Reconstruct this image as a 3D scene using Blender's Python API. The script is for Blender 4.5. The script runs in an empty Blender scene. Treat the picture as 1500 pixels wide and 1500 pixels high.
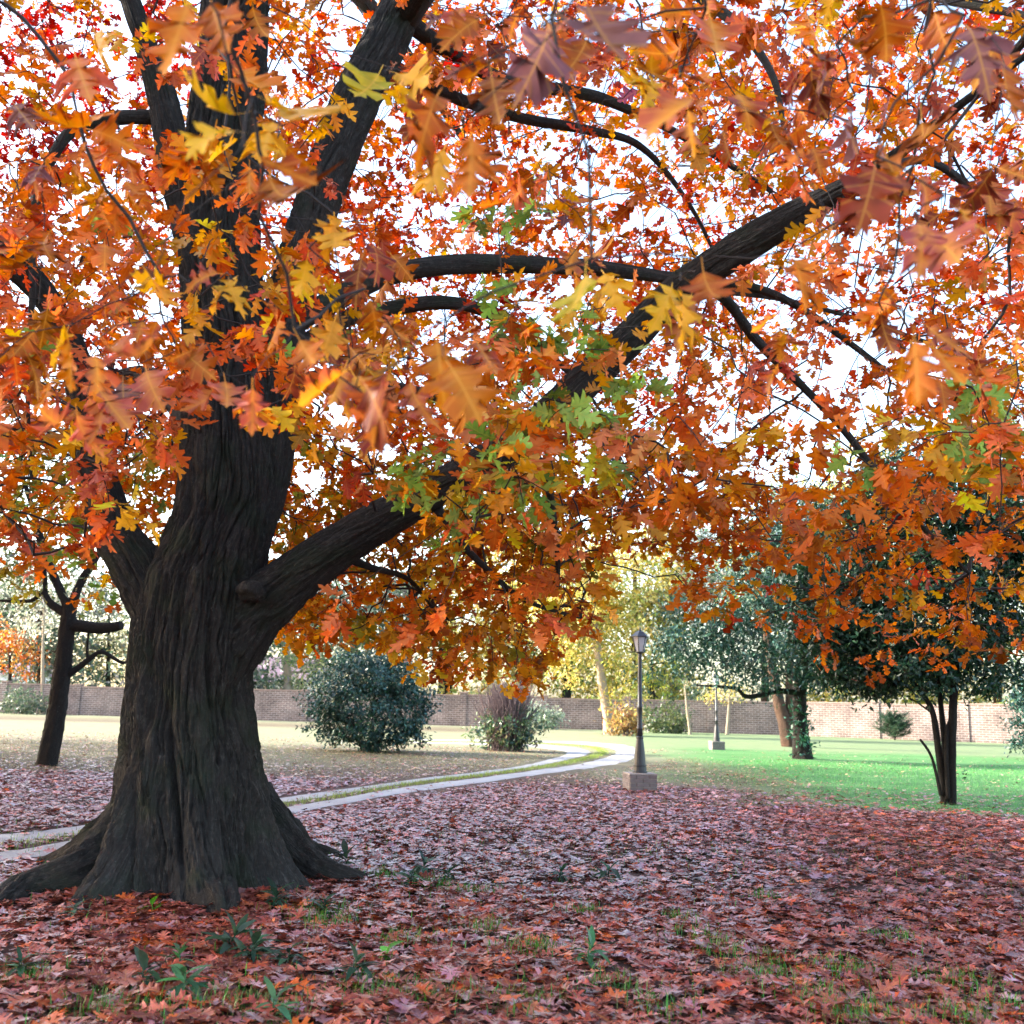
import bpy, math
import numpy as np
from mathutils import Matrix, Vector

# ------------------------------------------------------------------ camera, sky, sun, exposure
F = 1500.0                       # focal length in photo pixels (photo is 1500 x 1500)
PITCH = math.radians(10.76)
ROLL = math.radians(1.5)
EYE = np.array([0.0, 0.0, 1.5])
SUN_AZ = math.radians(-81)       # direction towards the sun, from +Y clockwise (left, slightly beyond)
SUN_EL = math.radians(24)
SKY_STRENGTH = 0.15
SUN_STRENGTH = 3.2
EXPOSURE = 2.7

sc = bpy.context.scene
COL = sc.collection
fw = np.array([0, math.cos(PITCH), math.sin(PITCH)])
r0 = np.array([1.0, 0, 0])
u0 = np.array([0, -math.sin(PITCH), math.cos(PITCH)])
cr = math.cos(ROLL) * r0 + math.sin(ROLL) * u0
cu = math.cos(ROLL) * u0 - math.sin(ROLL) * r0

cam_data = bpy.data.cameras.new('camera')
cam = bpy.data.objects.new('camera', cam_data)
COL.objects.link(cam)
cam_data.sensor_width = 36
cam_data.lens = 36 * F / 1500
cam_data.clip_end = 3000
cam_data.dof.use_dof = True
cam_data.dof.focus_distance = 9.0
cam_data.dof.aperture_fstop = 2.8
cam.matrix_world = Matrix(((cr[0], cu[0], -fw[0], EYE[0]), (cr[1], cu[1], -fw[1], EYE[1]),
                           (cr[2], cu[2], -fw[2], EYE[2]), (0, 0, 0, 1)))
sc.camera = cam

world = bpy.data.worlds.new('World')
sc.world = world
world.use_nodes = True
wn = world.node_tree.nodes
wn.clear()
wo = wn.new('ShaderNodeOutputWorld')
wb = wn.new('ShaderNodeBackground')
wsky = wn.new('ShaderNodeTexSky')
wsky.sky_type = 'NISHITA'
wsky.sun_disc = False
wsky.sun_elevation = SUN_EL
wsky.sun_rotation = SUN_AZ
wsky.air_density = 1.0
wsky.dust_density = 2.6
wsky.ozone_density = 0.3
wb.inputs['Strength'].default_value = SKY_STRENGTH
world.node_tree.links.new(wsky.outputs[0], wb.inputs[0])
world.node_tree.links.new(wb.outputs[0], wo.inputs[0])

sun_data = bpy.data.lights.new('sun', 'SUN')
sun_data.energy = SUN_STRENGTH
sun_data.angle = math.radians(0.53)
sun_data.color = (1.0, 0.92, 0.79)
sun = bpy.data.objects.new('sun', sun_data)
COL.objects.link(sun)
sdir = Vector((math.sin(SUN_AZ) * math.cos(SUN_EL), math.cos(SUN_AZ) * math.cos(SUN_EL), math.sin(SUN_EL)))
sun.rotation_euler = sdir.to_track_quat('Z', 'Y').to_euler()
sun.location = (-20, -5, 30)

sc.view_settings.view_transform = 'Standard'
sc.view_settings.look = 'None'
sc.view_settings.exposure = EXPOSURE
sc.view_settings.gamma = 1.0
sc.view_settings.use_curve_mapping = False
sc.render.engine = 'CYCLES'
cy = sc.cycles
cy.use_denoising = True
cy.max_bounces = 6
cy.diffuse_bounces = 4
cy.glossy_bounces = 2
cy.transmission_bounces = 4
cy.transparent_max_bounces = 4
cy.sample_clamp_indirect = 6

# ------------------------------------------------------------------ helpers
rng = np.random.default_rng(11)


def px(x, y, d):
    """world point seen at photo pixel (x, y), at distance d along +Y"""
    v = fw + cr * ((x - 750) / F) + cu * ((750 - y) / F)
    return EYE + v * (d / v[1])


def pxg(x, y, z=0.0):
    """world point on the ground seen at photo pixel (x, y)"""
    v = fw + cr * ((x - 750) / F) + cu * ((750 - y) / F)
    return EYE + v * ((z - EYE[2]) / v[2])


def project(P):
    q = np.asarray(P) - EYE
    zc = q @ fw
    return 750 + F * (q @ cr) / zc, 750 - F * (q @ cu) / zc, zc


def norm(a):
    return a / np.maximum(np.linalg.norm(a, axis=-1, keepdims=True), 1e-9)


def srgb(r, g, b):
    c = np.array([r, g, b], float) / 255
    return np.where(c <= 0.04045, c / 12.92, ((c + 0.055) / 1.055) ** 2.4)


def hash3(ix, iy, iz):
    h = (ix.astype(np.int64) * 374761393 + iy.astype(np.int64) * 668265263 + iz.astype(np.int64) * 2147483647) & 0xffffffff
    h = ((h ^ (h >> 13)) * 1274126177) & 0xffffffff
    return ((h ^ (h >> 16)) & 0xffff) / 65535.0


def vnoise(p):
    """value noise in 3-D, p (...,3) -> 0..1"""
    i = np.floor(p).astype(np.int64)
    f = p - i
    f = f * f * (3 - 2 * f)
    out = 0
    for dx in (0, 1):
        for dy in (0, 1):
            for dz in (0, 1):
                w = (f[..., 0] if dx else 1 - f[..., 0]) * (f[..., 1] if dy else 1 - f[..., 1]) * (f[..., 2] if dz else 1 - f[..., 2])
                out = out + w * hash3(i[..., 0] + dx, i[..., 1] + dy, i[..., 2] + dz)
    return out


def fbm(p, o=4):
    s, a, t = 0, 0.5, 0
    for _ in range(o):
        s = s + a * vnoise(p)
        t += a
        a *= 0.5
        p = p * 2.03 + 7.3
    return s / t


def mesh_np(name, V, polys, uv=None, col=None, smooth=False):
    """V (n,3); polys (m,k) of one size"""
    me = bpy.data.meshes.new(name)
    V = np.asarray(V, np.float32)
    polys = np.asarray(polys, np.int32)
    m, k = polys.shape
    me.vertices.add(len(V))
    me.vertices.foreach_set('co', V.ravel())
    me.loops.add(m * k)
    me.loops.foreach_set('vertex_index', polys.ravel())
    me.polygons.add(m)
    me.polygons.foreach_set('loop_start', np.arange(m, dtype=np.int32) * k)
    me.polygons.foreach_set('loop_total', np.full(m, k, np.int32))
    if smooth:
        me.polygons.foreach_set('use_smooth', np.ones(m, bool))
    if uv is not None:
        a = me.attributes.new('luv', 'FLOAT_VECTOR', 'POINT')
        u = np.zeros((len(V), 3), np.float32)
        u[:, :uv.shape[1]] = uv
        a.data.foreach_set('vector', u.ravel())
    if col is not None:
        a = me.attributes.new('Col', 'FLOAT_COLOR', 'POINT')
        c = np.ones((len(V), 4), np.float32)
        c[:, :3] = col
        a.data.foreach_set('color', c.ravel())
    me.update()
    me.validate()
    return me


def link(name, data, mat=None, parent=None):
    o = bpy.data.objects.new(name, data)
    COL.objects.link(o)
    if mat is not None and data is not None and len(data.materials) == 0:
        data.materials.append(mat)
    if parent is not None:
        o.parent = parent
    return o


def thing(name, loc, label, cat, group=None):
    o = bpy.data.objects.new(name, None)
    COL.objects.link(o)
    o.empty_display_size = 0.2
    o.location = loc
    return tag(o, label, cat, group)


def tag(o, label=None, cat=None, group=None, kind=None):
    if label: o['label'] = label
    if cat: o['category'] = cat
    if group: o['group'] = group
    if kind: o['kind'] = kind
    return o


class MB:
    """collects simple shapes into one mesh"""
    def __init__(s):
        s.v, s.f = [], []

    def add(s, v, f):
        n = len(s.v)
        s.v += [tuple(p) for p in v]
        s.f += [tuple(i + n for i in q) for q in f]
        return s

    def box(s, c, d, rz=0.0):
        x, y, z = d[0] / 2, d[1] / 2, d[2] / 2
        cz, sz = math.cos(rz), math.sin(rz)
        v = []
        for a in (-x, x):
            for b in (-y, y):
                for e in (-z, z):
                    v.append((c[0] + a * cz - b * sz, c[1] + a * sz + b * cz, c[2] + e))
        return s.add(v, [(0, 1, 3, 2), (4, 6, 7, 5), (0, 4, 5, 1), (2, 3, 7, 6), (0, 2, 6, 4), (1, 5, 7, 3)])

    def lathe(s, prof, n=16, c=(0, 0, 0), ph=0.0):
        v, f = [], []
        for r, z in prof:
            for i in range(n):
                a = 2 * math.pi * i / n + ph
                v.append((c[0] + r * math.cos(a), c[1] + r * math.sin(a), c[2] + z))
        for j in range(len(prof) - 1):
            for i in range(n):
                k = (i + 1) % n
                f.append((j * n + i, j * n + k, (j + 1) * n + k, (j + 1) * n + i))
        f.append(tuple(range(n - 1, -1, -1)))
        f.append(tuple((len(prof) - 1) * n + i for i in range(n)))
        return s.add(v, f)

    def mesh(s, name, smooth=False):
        me = bpy.data.meshes.new(name)
        me.from_pydata(s.v, [], s.f)
        if smooth:
            me.polygons.foreach_set('use_smooth', np.ones(len(me.polygons), bool))
        me.update()
        return me


def resample(pts, rad, step):
    """Catmull-Rom through pts, spaced about step"""
    P = np.asarray(pts, float)
    R = np.asarray(rad, float)
    n = len(P)
    op, orr = [], []
    for i in range(n - 1):
        p0, p1, p2, p3 = P[max(i - 1, 0)], P[i], P[i + 1], P[min(i + 2, n - 1)]
        k = max(2, int(np.linalg.norm(p2 - p1) / step))
        t = np.linspace(0, 1, k, endpoint=False)[:, None]
        op.append(0.5 * ((2 * p1) + (-p0 + p2) * t + (2 * p0 - 5 * p1 + 4 * p2 - p3) * t ** 2 + (-p0 + 3 * p1 - 3 * p2 + p3) * t ** 3))
        orr.append(R[i] + (R[i + 1] - R[i]) * t[:, 0])
    op.append(P[-1:])
    orr.append(R[-1:])
    return np.concatenate(op), np.concatenate(orr)


def tube(name, pts, rad, step=0.06, nseg=24, bark=0.06, lump=0.12, seed=0, bfreq=7.0):
    """a limb: swept rings with bark ridges running along it"""
    P, R = resample(pts, rad, step)
    n = len(P)
    T = norm(np.gradient(P, axis=0))
    ref = np.array([0.1, 1.0, 0.05])
    N = np.zeros_like(P)
    a = np.cross(T[0], ref)
    N[0] = a / np.linalg.norm(a)
    for i in range(1, n):
        b = N[i - 1] - T[i] * np.dot(N[i - 1], T[i])
        N[i] = b / np.linalg.norm(b)
    B = np.cross(T, N)
    th = np.linspace(0, 2 * math.pi, nseg, endpoint=False)
    L = np.concatenate([[0], np.cumsum(np.linalg.norm(np.diff(P, axis=0), axis=1))])
    TH, LL = np.meshgrid(th, L)
    q = np.stack([np.cos(TH) * 1.3 + seed, np.sin(TH) * 1.3, LL * 1.1], -1)
    big = fbm(q * 0.9, 3) - 0.5
    rr = R[:, None] * (1 + lump * 2 * big)
    if bark > 0:
        w = fbm(np.stack([np.cos(TH) * 2 + seed, np.sin(TH) * 2, LL * 2.0], -1), 3)
        fu = 0
        for q_, (kf, fz, wd, am) in enumerate(((.55, 2.0, .11, 1.0), (1.0, 4.0, .11, .7), (.8, 9.0, .08, .4))):
            a_ = vnoise(np.stack([np.cos(TH + w * 0.7) * bfreq * kf + seed + q_ * 5, np.sin(TH + w * 0.7) * bfreq * kf, LL * fz], -1))
            fu = fu + am * np.exp(-((a_ - .5) / wd) ** 2)
        rr = rr + bark * R[:, None] * (.45 - fu)
    V = P[:, None] + (N[:, None] * np.cos(TH)[..., None] + B[:, None] * np.sin(TH)[..., None]) * rr[..., None]
    V = V.reshape(-1, 3)
    V = np.concatenate([V, P[:1], P[-1:]])
    i = np.arange(n - 1)[:, None] * nseg + np.arange(nseg)[None]
    j = np.arange(n - 1)[:, None] * nseg + (np.arange(nseg)[None] + 1) % nseg
    quads = np.stack([i, j, j + nseg, i + nseg], -1).reshape(-1, 4)
    k = np.arange(nseg)
    c0, c1 = n * nseg, n * nseg + 1
    capa = np.stack([(k + 1) % nseg, k, np.full(nseg, c0), np.full(nseg, c0)], -1)
    capb = np.stack([k, (k + 1) % nseg, np.full(nseg, c1), np.full(nseg, c1)], -1) + np.array([(n - 1) * nseg, (n - 1) * nseg, 0, 0])
    tris = np.concatenate([capa[:, :3], capb[:, :3]])
    q1 = np.concatenate([quads[:, [0, 1, 2]], quads[:, [0, 2, 3]]])
    uv = np.concatenate([np.stack([TH.ravel() / (2 * math.pi), LL.ravel()], -1), [[0, 0], [0, L[-1]]]])
    uv = np.concatenate([uv, np.concatenate([np.repeat(R, nseg), [R[0], R[-1]]])[:, None]], 1)
    return mesh_np(name, V, np.concatenate([q1, tris]), uv=uv, smooth=True)


def thin_tubes(name, segs, ns=4):
    """many thin twigs in one mesh: segs = list of (points (k,3), radii (k,))"""
    VV, FF, off = [], [], 0
    by = {}
    for p, r in segs:
        by.setdefault(len(p), []).append((p, r))
    for k, lst in by.items():
        P = np.array([a for a, _ in lst])
        R = np.array([b for _, b in lst])
        T = norm(P[:, -1] - P[:, 0])
        ref = np.where(np.abs(T[:, 2:3]) > 0.9, [[1.0, 0, 0]], [[0, 0, 1.0]])
        A = norm(np.cross(T, ref))
        B = np.cross(T, A)
        th = np.arange(ns) * 2 * math.pi / ns
        V = P[:, :, None] + R[:, :, None, None] * (A[:, None, None] * np.cos(th)[None, None, :, None] + B[:, None, None] * np.sin(th)[None, None, :, None])
        m = len(lst)
        V = V.reshape(m, -1, 3)
        f = []
        for a in range(k - 1):
            for s in range(ns):
                t = (s + 1) % ns
                f.append((a * ns + s, a * ns + t, (a + 1) * ns + t, (a + 1) * ns + s))
        f = np.array(f)
        FF.append((f[None] + (np.arange(m) * k * ns)[:, None, None] + off).reshape(-1, 4))
        VV.append(V.reshape(-1, 3))
        off += m * k * ns
    return mesh_np(name, np.concatenate(VV), np.concatenate(FF), smooth=True)


# ------------------------------------------------------------------ materials
def newmat(name):
    m = bpy.data.materials.new(name)
    m.use_nodes = True
    nt = m.node_tree
    nt.nodes.clear()
    out = nt.nodes.new('ShaderNodeOutputMaterial')
    return m, nt, out


def N_(nt, typ, **kw):
    n = nt.nodes.new(typ)
    for k, v in kw.items():
        if k.startswith('i_'):
            n.inputs[k[2:]].default_value = v
        elif k.startswith('n_'):
            n.inputs[int(k[2:])].default_value = v
        else:
            setattr(n, k, v)
    return n


def ramp(nt, stops):
    r = nt.nodes.new('ShaderNodeValToRGB')
    e = r.color_ramp.elements
    while len(e) < len(stops):
        e.new(0.5)
    for k, (p, c) in enumerate(stops):
        e[k].position = p
        e[k].color = (*c, 1) if len(c) == 3 else c
    return r


def mixc(nt, fac, a, b, blend='MIX'):
    m = nt.nodes.new('ShaderNodeMix')
    m.data_type = 'RGBA'
    m.blend_type = blend
    for s, v in ((0, fac), (6, a), (7, b)):
        if hasattr(v, 'is_output'):
            nt.links.new(v, m.inputs[s])
        elif s == 0:
            m.inputs[0].default_value = v
        else:
            m.inputs[s].default_value = (*v, 1) if len(v) == 3 else v
    return m.outputs[2]


def math_(nt, op, a, b=None, clamp=False):
    m = nt.nodes.new('ShaderNodeMath')
    m.operation = op
    m.use_clamp = clamp
    for s, v in ((0, a), (1, b)):
        if v is None:
            continue
        if hasattr(v, 'is_output'):
            nt.links.new(v, m.inputs[s])
        else:
            m.inputs[s].default_value = v
    return m.outputs[0]


def leaf_material(name, source, trans=0.45, rough=0.42, spec=0.5, veins=True, noise_scale=25.0, core=0.0, vein=0.55):
    """source 'attr' = per-leaf colour stored on the mesh; 'object' = the object's own colour"""
    m, nt, out = newmat(name)
    L = nt.links
    if source == 'attr':
        c = N_(nt, 'ShaderNodeAttribute', attribute_name='Col').outputs['Color']
    elif source == 'object':
        c = N_(nt, 'ShaderNodeObjectInfo').outputs['Color']
    else:
        rg = nt.nodes.new('ShaderNodeRGB')
        rg.outputs[0].default_value = (*source, 1)
        c = rg.outputs[0]
    tc = N_(nt, 'ShaderNodeTexCoord')
    nz = N_(nt, 'ShaderNodeTexNoise', i_Scale=noise_scale, i_Detail=2.0)
    geo = N_(nt, 'ShaderNodeNewGeometry')
    L.new(geo.outputs['Position'], nz.inputs['Vector'])
    hsv = N_(nt, 'ShaderNodeHueSaturation')
    L.new(c, hsv.inputs['Color'])
    L.new(math_(nt, 'ADD', math_(nt, 'MULTIPLY', nz.outputs['Fac'], 0.6), 0.7), hsv.inputs['Value'])
    col = hsv.outputs[0]
    if veins:
        uv = N_(nt, 'ShaderNodeAttribute', attribute_name='luv')
        sp = N_(nt, 'ShaderNodeSeparateXYZ')
        L.new(uv.outputs['Vector'], sp.inputs[0])
        ax = math_(nt, 'ABSOLUTE', sp.outputs[0])
        mid = math_(nt, 'SUBTRACT', 1.0, math_(nt, 'MULTIPLY', ax, 45.0), True)
        k = math_(nt, 'SUBTRACT', sp.outputs[1], math_(nt, 'MULTIPLY', ax, 0.75))
        fr = math_(nt, 'ABSOLUTE', math_(nt, 'SUBTRACT', math_(nt, 'FRACT', math_(nt, 'MULTIPLY', k, 5.0)), 0.5))
        side = math_(nt, 'SUBTRACT', 1.0, math_(nt, 'MULTIPLY', fr, 12.0), True)
        vm = math_(nt, 'MULTIPLY', math_(nt, 'MAXIMUM', mid, math_(nt, 'MULTIPLY', side, 0.7)), vein)
        if core > 0:
            # yellow along the midrib, turning to the leaf's own colour at the lobes
            cf = math_(nt, 'SUBTRACT', 1.0, math_(nt, 'MULTIPLY', ax, 4.5), True)
            cf = math_(nt, 'MULTIPLY', cf, math_(nt, 'MULTIPLY', N_(nt, 'ShaderNodeObjectInfo').outputs['Alpha'], core))
            col = mixc(nt, cf, col, tuple(srgb(250, 175, 50)))
        col = mixc(nt, vm, col, mixc(nt, 0.5, col, tuple(srgb(240, 180, 80))))
    df = N_(nt, 'ShaderNodeBsdfPrincipled', i_Roughness=rough)
    df.inputs['Specular IOR Level'].default_value = spec
    L.new(col, df.inputs['Base Color'])
    tl = N_(nt, 'ShaderNodeBsdfTranslucent')
    sat = N_(nt, 'ShaderNodeHueSaturation', i_Saturation=1.05, i_Value=1.05)
    L.new(col, sat.inputs['Color'])
    L.new(sat.outputs[0], tl.inputs['Color'])
    mx = N_(nt, 'ShaderNodeMixShader', i_Fac=trans)
    L.new(df.outputs[0], mx.inputs[1])
    L.new(tl.outputs[0], mx.inputs[2])
    L.new(mx.outputs[0], out.inputs[0])
    return m


def bark_material(name, dark, light, scale=1.0, moss=0.0, strength=0.9):
    m, nt, out = newmat(name)
    L = nt.links
    uv = N_(nt, 'ShaderNodeAttribute', attribute_name='luv')
    sp = N_(nt, 'ShaderNodeSeparateXYZ')
    L.new(uv.outputs['Vector'], sp.inputs[0])
    ang = math_(nt, 'MULTIPLY', sp.outputs[0], 2 * math.pi)
    cb = N_(nt, 'ShaderNodeCombineXYZ')
    L.new(math_(nt, 'MULTIPLY', math_(nt, 'COSINE', ang), math_(nt, 'MULTIPLY', sp.outputs[2], 9.0 * scale)), cb.inputs[0])
    L.new(math_(nt, 'MULTIPLY', math_(nt, 'SINE', ang), math_(nt, 'MULTIPLY', sp.outputs[2], 9.0 * scale)), cb.inputs[1])
    L.new(math_(nt, 'MULTIPLY', sp.outputs[1], 1.6 * scale), cb.inputs[2])
    n1 = N_(nt, 'ShaderNodeTexNoise', i_Scale=2.2, i_Detail=6.0, i_Roughness=0.62, i_Distortion=0.6)
    L.new(cb.outputs[0], n1.inputs['Vector'])
    vo = N_(nt, 'ShaderNodeTexVoronoi', feature='DISTANCE_TO_EDGE', i_Scale=2.4)
    wv = N_(nt, 'ShaderNodeVectorMath', operation='ADD')
    L.new(cb.outputs[0], wv.inputs[0])
    sc_ = N_(nt, 'ShaderNodeVectorMath', operation='SCALE', i_Scale=0.45)
    L.new(n1.outputs['Color'], sc_.inputs[0])
    L.new(sc_.outputs[0], wv.inputs[1])
    L.new(wv.outputs[0], vo.inputs['Vector'])
    crack = math_(nt, 'MULTIPLY', vo.outputs['Distance'], 5.0, True)
    st3 = N_(nt, 'ShaderNodeVectorMath', operation='MULTIPLY')
    st3.inputs[1].default_value = (2.4, 2.4, 0.7)
    L.new(cb.outputs[0], st3.inputs[0])
    n5 = N_(nt, 'ShaderNodeTexNoise', i_Scale=3.0, i_Detail=6.0, i_Roughness=0.68, i_Distortion=0.9)
    L.new(st3.outputs[0], n5.inputs['Vector'])
    rdg = math_(nt, 'MULTIPLY', math_(nt, 'ABSOLUTE', math_(nt, 'SUBTRACT', n5.outputs['Fac'], 0.5)), 5.0, True)
    hgt = math_(nt, 'ADD', math_(nt, 'ADD', math_(nt, 'MULTIPLY', crack, 0.2), math_(nt, 'MULTIPLY', rdg, 0.62)), math_(nt, 'MULTIPLY', n1.outputs['Fac'], 0.55))
    geo = N_(nt, 'ShaderNodeNewGeometry')
    big = N_(nt, 'ShaderNodeTexNoise', i_Scale=1.7, i_Detail=3.0)
    L.new(geo.outputs['Position'], big.inputs['Vector'])
    gr = N_(nt, 'ShaderNodeTexNoise', i_Scale=26.0, i_Detail=6.0, i_Roughness=0.7)
    L.new(geo.outputs['Position'], gr.inputs['Vector'])
    chg = math_(nt, 'ADD', math_(nt, 'ADD', math_(nt, 'MULTIPLY', gr.outputs['Fac'], 0.75), math_(nt, 'MULTIPLY', rdg, 0.22)), math_(nt, 'MULTIPLY', n1.outputs['Fac'], 0.25))
    rp = ramp(nt, [(0.22, tuple(np.array(dark) * 0.45)), (0.58, dark), (1.0, light)])
    L.new(chg, rp.inputs[0])
    col = mixc(nt, math_(nt, 'MULTIPLY', math_(nt, 'SUBTRACT', big.outputs['Fac'], 0.42), 2.2, True), rp.outputs[0],
               mixc(nt, 1.0, rp.outputs[0], (1.25, 1.12, 1.0), 'MULTIPLY'))
    # pale lichen specks
    li = N_(nt, 'ShaderNodeTexNoise', i_Scale=34.0, i_Detail=3.0)
    L.new(geo.outputs['Position'], li.inputs['Vector'])
    col = mixc(nt, math_(nt, 'MULTIPLY', math_(nt, 'SUBTRACT', li.outputs['Fac'], 0.68), 6.0, True), col, (0.2, 0.2, 0.18))
    if moss > 0:
        mo = N_(nt, 'ShaderNodeTexNoise', i_Scale=3.2, i_Detail=5.0)
        L.new(geo.outputs['Position'], mo.inputs['Vector'])
        col = mixc(nt, math_(nt, 'MULTIPLY', math_(nt, 'MULTIPLY', math_(nt, 'SUBTRACT', mo.outputs['Fac'], 0.5), 6.0, True), moss), col, (0.03, 0.05, 0.022))
    bs = N_(nt, 'ShaderNodeBsdfPrincipled', i_Roughness=0.85)
    bs.inputs['Specular IOR Level'].default_value = 0.25
    L.new(col, bs.inputs['Base Color'])
    bp = N_(nt, 'ShaderNodeBump', i_Strength=strength, i_Distance=0.06)
    L.new(hgt, bp.inputs['Height'])
    L.new(bp.outputs[0], bs.inputs['Normal'])
    L.new(bs.outputs[0], out.inputs[0])
    return m


def plain(name, col, rough=0.6, spec=0.4, metallic=0.0, nscale=12.0, var=0.25, bump=0.0):
    m, nt, out = newmat(name)
    L = nt.links
    geo = N_(nt, 'ShaderNodeNewGeometry')
    nz = N_(nt, 'ShaderNodeTexNoise', i_Scale=nscale, i_Detail=5.0)
    L.new(geo.outputs['Position'], nz.inputs['Vector'])
    c = np.array(col)
    cc = mixc(nt, nz.outputs['Fac'], tuple(c * (1 - var)), tuple(c * (1 + var)))
    bs = N_(nt, 'ShaderNodeBsdfPrincipled', i_Roughness=rough, i_Metallic=metallic)
    bs.inputs['Specular IOR Level'].default_value = spec
    L.new(cc, bs.inputs['Base Color'])
    if bump:
        bp = N_(nt, 'ShaderNodeBump', i_Strength=bump, i_Distance=0.01)
        L.new(nz.outputs['Fac'], bp.inputs['Height'])
        L.new(bp.outputs[0], bs.inputs['Normal'])
    L.new(bs.outputs[0], out.inputs[0])
    return m


M_BARK = bark_material('oak_bark', (0.05, 0.045, 0.041), (0.20, 0.182, 0.16), 1.0, 0.5, 1.0)
M_BARK2 = bark_material('dark_bark', (0.022, 0.018, 0.016), (0.07, 0.06, 0.05), 2.0)
M_BARK3 = bark_material('brown_bark', (0.085, 0.05, 0.035), (0.2, 0.13, 0.09), 2.0)
M_BARKP = bark_material('pale_bark', (0.32, 0.26, 0.19), (0.55, 0.47, 0.36), 2.0, 0, 0.4)
M_TWIG = plain('twig_bark', (0.035, 0.028, 0.027), 0.8, 0.2)
M_TWIGP = plain('dry_twig', (0.13, 0.095, 0.10), 0.85, 0.2)
M_LEAF = leaf_material('canopy_leaf', 'attr', 0.52, 0.45, 0.25, veins=False)
M_LEAFV = leaf_material('veined_leaf', 'attr', 0.5, 0.42, 0.3, veins=True)
M_NEAR = leaf_material('hanging_leaf', 'object', 0.45, 0.45, 0.25, veins=True, core=0.9, vein=0.95)
M_FALL = leaf_material('fallen_leaf_many', 'attr', 0.1, 0.33, 0.85, veins=True)
M_FALL1 = leaf_material('fallen_leaf_single', 'object', 0.1, 0.36, 0.7, veins=True)
M_GREEN = leaf_material('green_leaf', 'attr', 0.35, 0.35, 0.5, veins=False)
M_GLOSS = leaf_material('glossy_evergreen_leaf', 'attr', 0.2, 0.36, 0.4, veins=False)
M_WEED = leaf_material('weed_leaf', 'object', 0.3, 0.5, 0.3, veins=False)

# ------------------------------------------------------------------ leaf shapes
def leaf_template(outline, mids):
    """outline: right half from base to tip; returns verts (n,2), tris"""
    mid = [(0.0, y) for y in mids]
    V = list(mid)
    tris = []
    for s in (1, -1):
        ids, mi = [], []
        for x, y in outline:
            if x == 0:
                ids.append(0 if y <= mids[0] + 1e-6 else len(mids) - 1)
                mi.append(ids[-1])
                continue
            V.append((s * x, y))
            ids.append(len(V) - 1)
            ym = y - 0.75 * x
            mi.append(int(np.argmin([abs(ym - a) for a in mids])))
        for k in range(1, len(mi)):
            mi[k] = max(mi[k], mi[k - 1])
        for k in range(len(ids) - 1):
            a, b, ma, mb = ids[k], ids[k + 1], mi[k], mi[k + 1]
            cand = [(a, b, mb)]
            for q in range(ma, mb):
                cand.append((a, q + 1, q))
            for t in cand:
                if len(set(t)) == 3:
                    tris.append(t if s > 0 else t[::-1])
    return np.array(V), np.array(tris)


OAK_HI = leaf_template([(0, 0), (.05, .07), (.12, .12), (.25, .17), (.20, .22), (.27, .27), (.15, .27), (.09, .32), (.12, .37), (.27, .40), (.46, .43),
                        (.37, .50), (.45, .58), (.30, .55), (.20, .54), (.11, .57), (.13, .63), (.26, .70), (.40, .79), (.29, .79), (.30, .88),
                        (.18, .80), (.10, .79), (.09, .84), (.16, .95), (.07, .94), (0, 1.06)],
                       [0, .12, .26, .4, .55, .7, .84, 1.06])
OAK_MID = leaf_template([(0, 0), (.06, .10), (.25, .18), (.10, .31), (.44, .46), (.36, .56), (.12, .56), (.38, .80), (.25, .84), (.10, .79),
                         (.14, .95), (0, 1.06)], [0, .2, .42, .68, 1.06])
OAK_LO = leaf_template([(0, 0), (.22, .17), (.10, .33), (.43, .52), (.12, .58), (.34, .84), (0, 1.06)], [0, .35, 1.06])
OVAL = (np.array([(0, 0), (.22, .45), (0, 1.0), (-.22, .45)], float), np.array([(0, 1, 2), (0, 2, 3)]))


def leaves_mesh(name, tmpl, pos, axis, nrm, size, col, fold=None, curl=None, petiole=False, uv=True):
    V2, T = tmpl
    n = len(pos)
    a = norm(axis)
    z = norm(nrm - a * np.sum(nrm * a, 1, keepdims=True))
    x = np.cross(a, z)
    fold = rng.uniform(-0.1, 0.55, n) if fold is None else fold
    curl = rng.normal(0, 0.28, n) if curl is None else curl
    wid = rng.uniform(0.82, 1.12, n)
    skew = rng.normal(0, 0.10, n)
    lx = V2[None, :, 0] * wid[:, None] + skew[:, None] * V2[None, :, 1] ** 2
    ly = np.repeat(V2[None, :, 1], n, 0)
    lz = fold[:, None] * np.abs(V2[None, :, 0]) + curl[:, None] * (V2[None, :, 1] ** 2 - 0.3 * V2[None, :, 1])
    lz = lz + 0.05 * np.sin(V2[None, :, 1] * 9 + (np.arange(n) * 1.7)[:, None]) * np.sign(V2[None, :, 0]) * (np.abs(V2[None, :, 0]) > 0.2)
    P = pos[:, None] + size[:, None, None] * (x[:, None] * lx[..., None] + a[:, None] * ly[..., None] + z[:, None] * lz[..., None])
    nv = V2.shape[0]
    tri = (T[None] + (np.arange(n) * nv)[:, None, None]).reshape(-1, 3)
    c = np.repeat(col, nv, 0) if col is not None else None
    u = np.tile(V2, (n, 1)) if uv else None
    return mesh_np(name, P.reshape(-1, 3), tri, uv=u, col=c)


def jitter_cols(base, n, v=0.22, h=0.12):
    """n colours around base"""
    c = np.asarray(base)[None] * np.exp(rng.normal(0, v, (n, 1))) * np.exp(rng.normal(0, h, (n, 3)))
    return np.clip(c, 0.002, 0.85)


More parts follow.
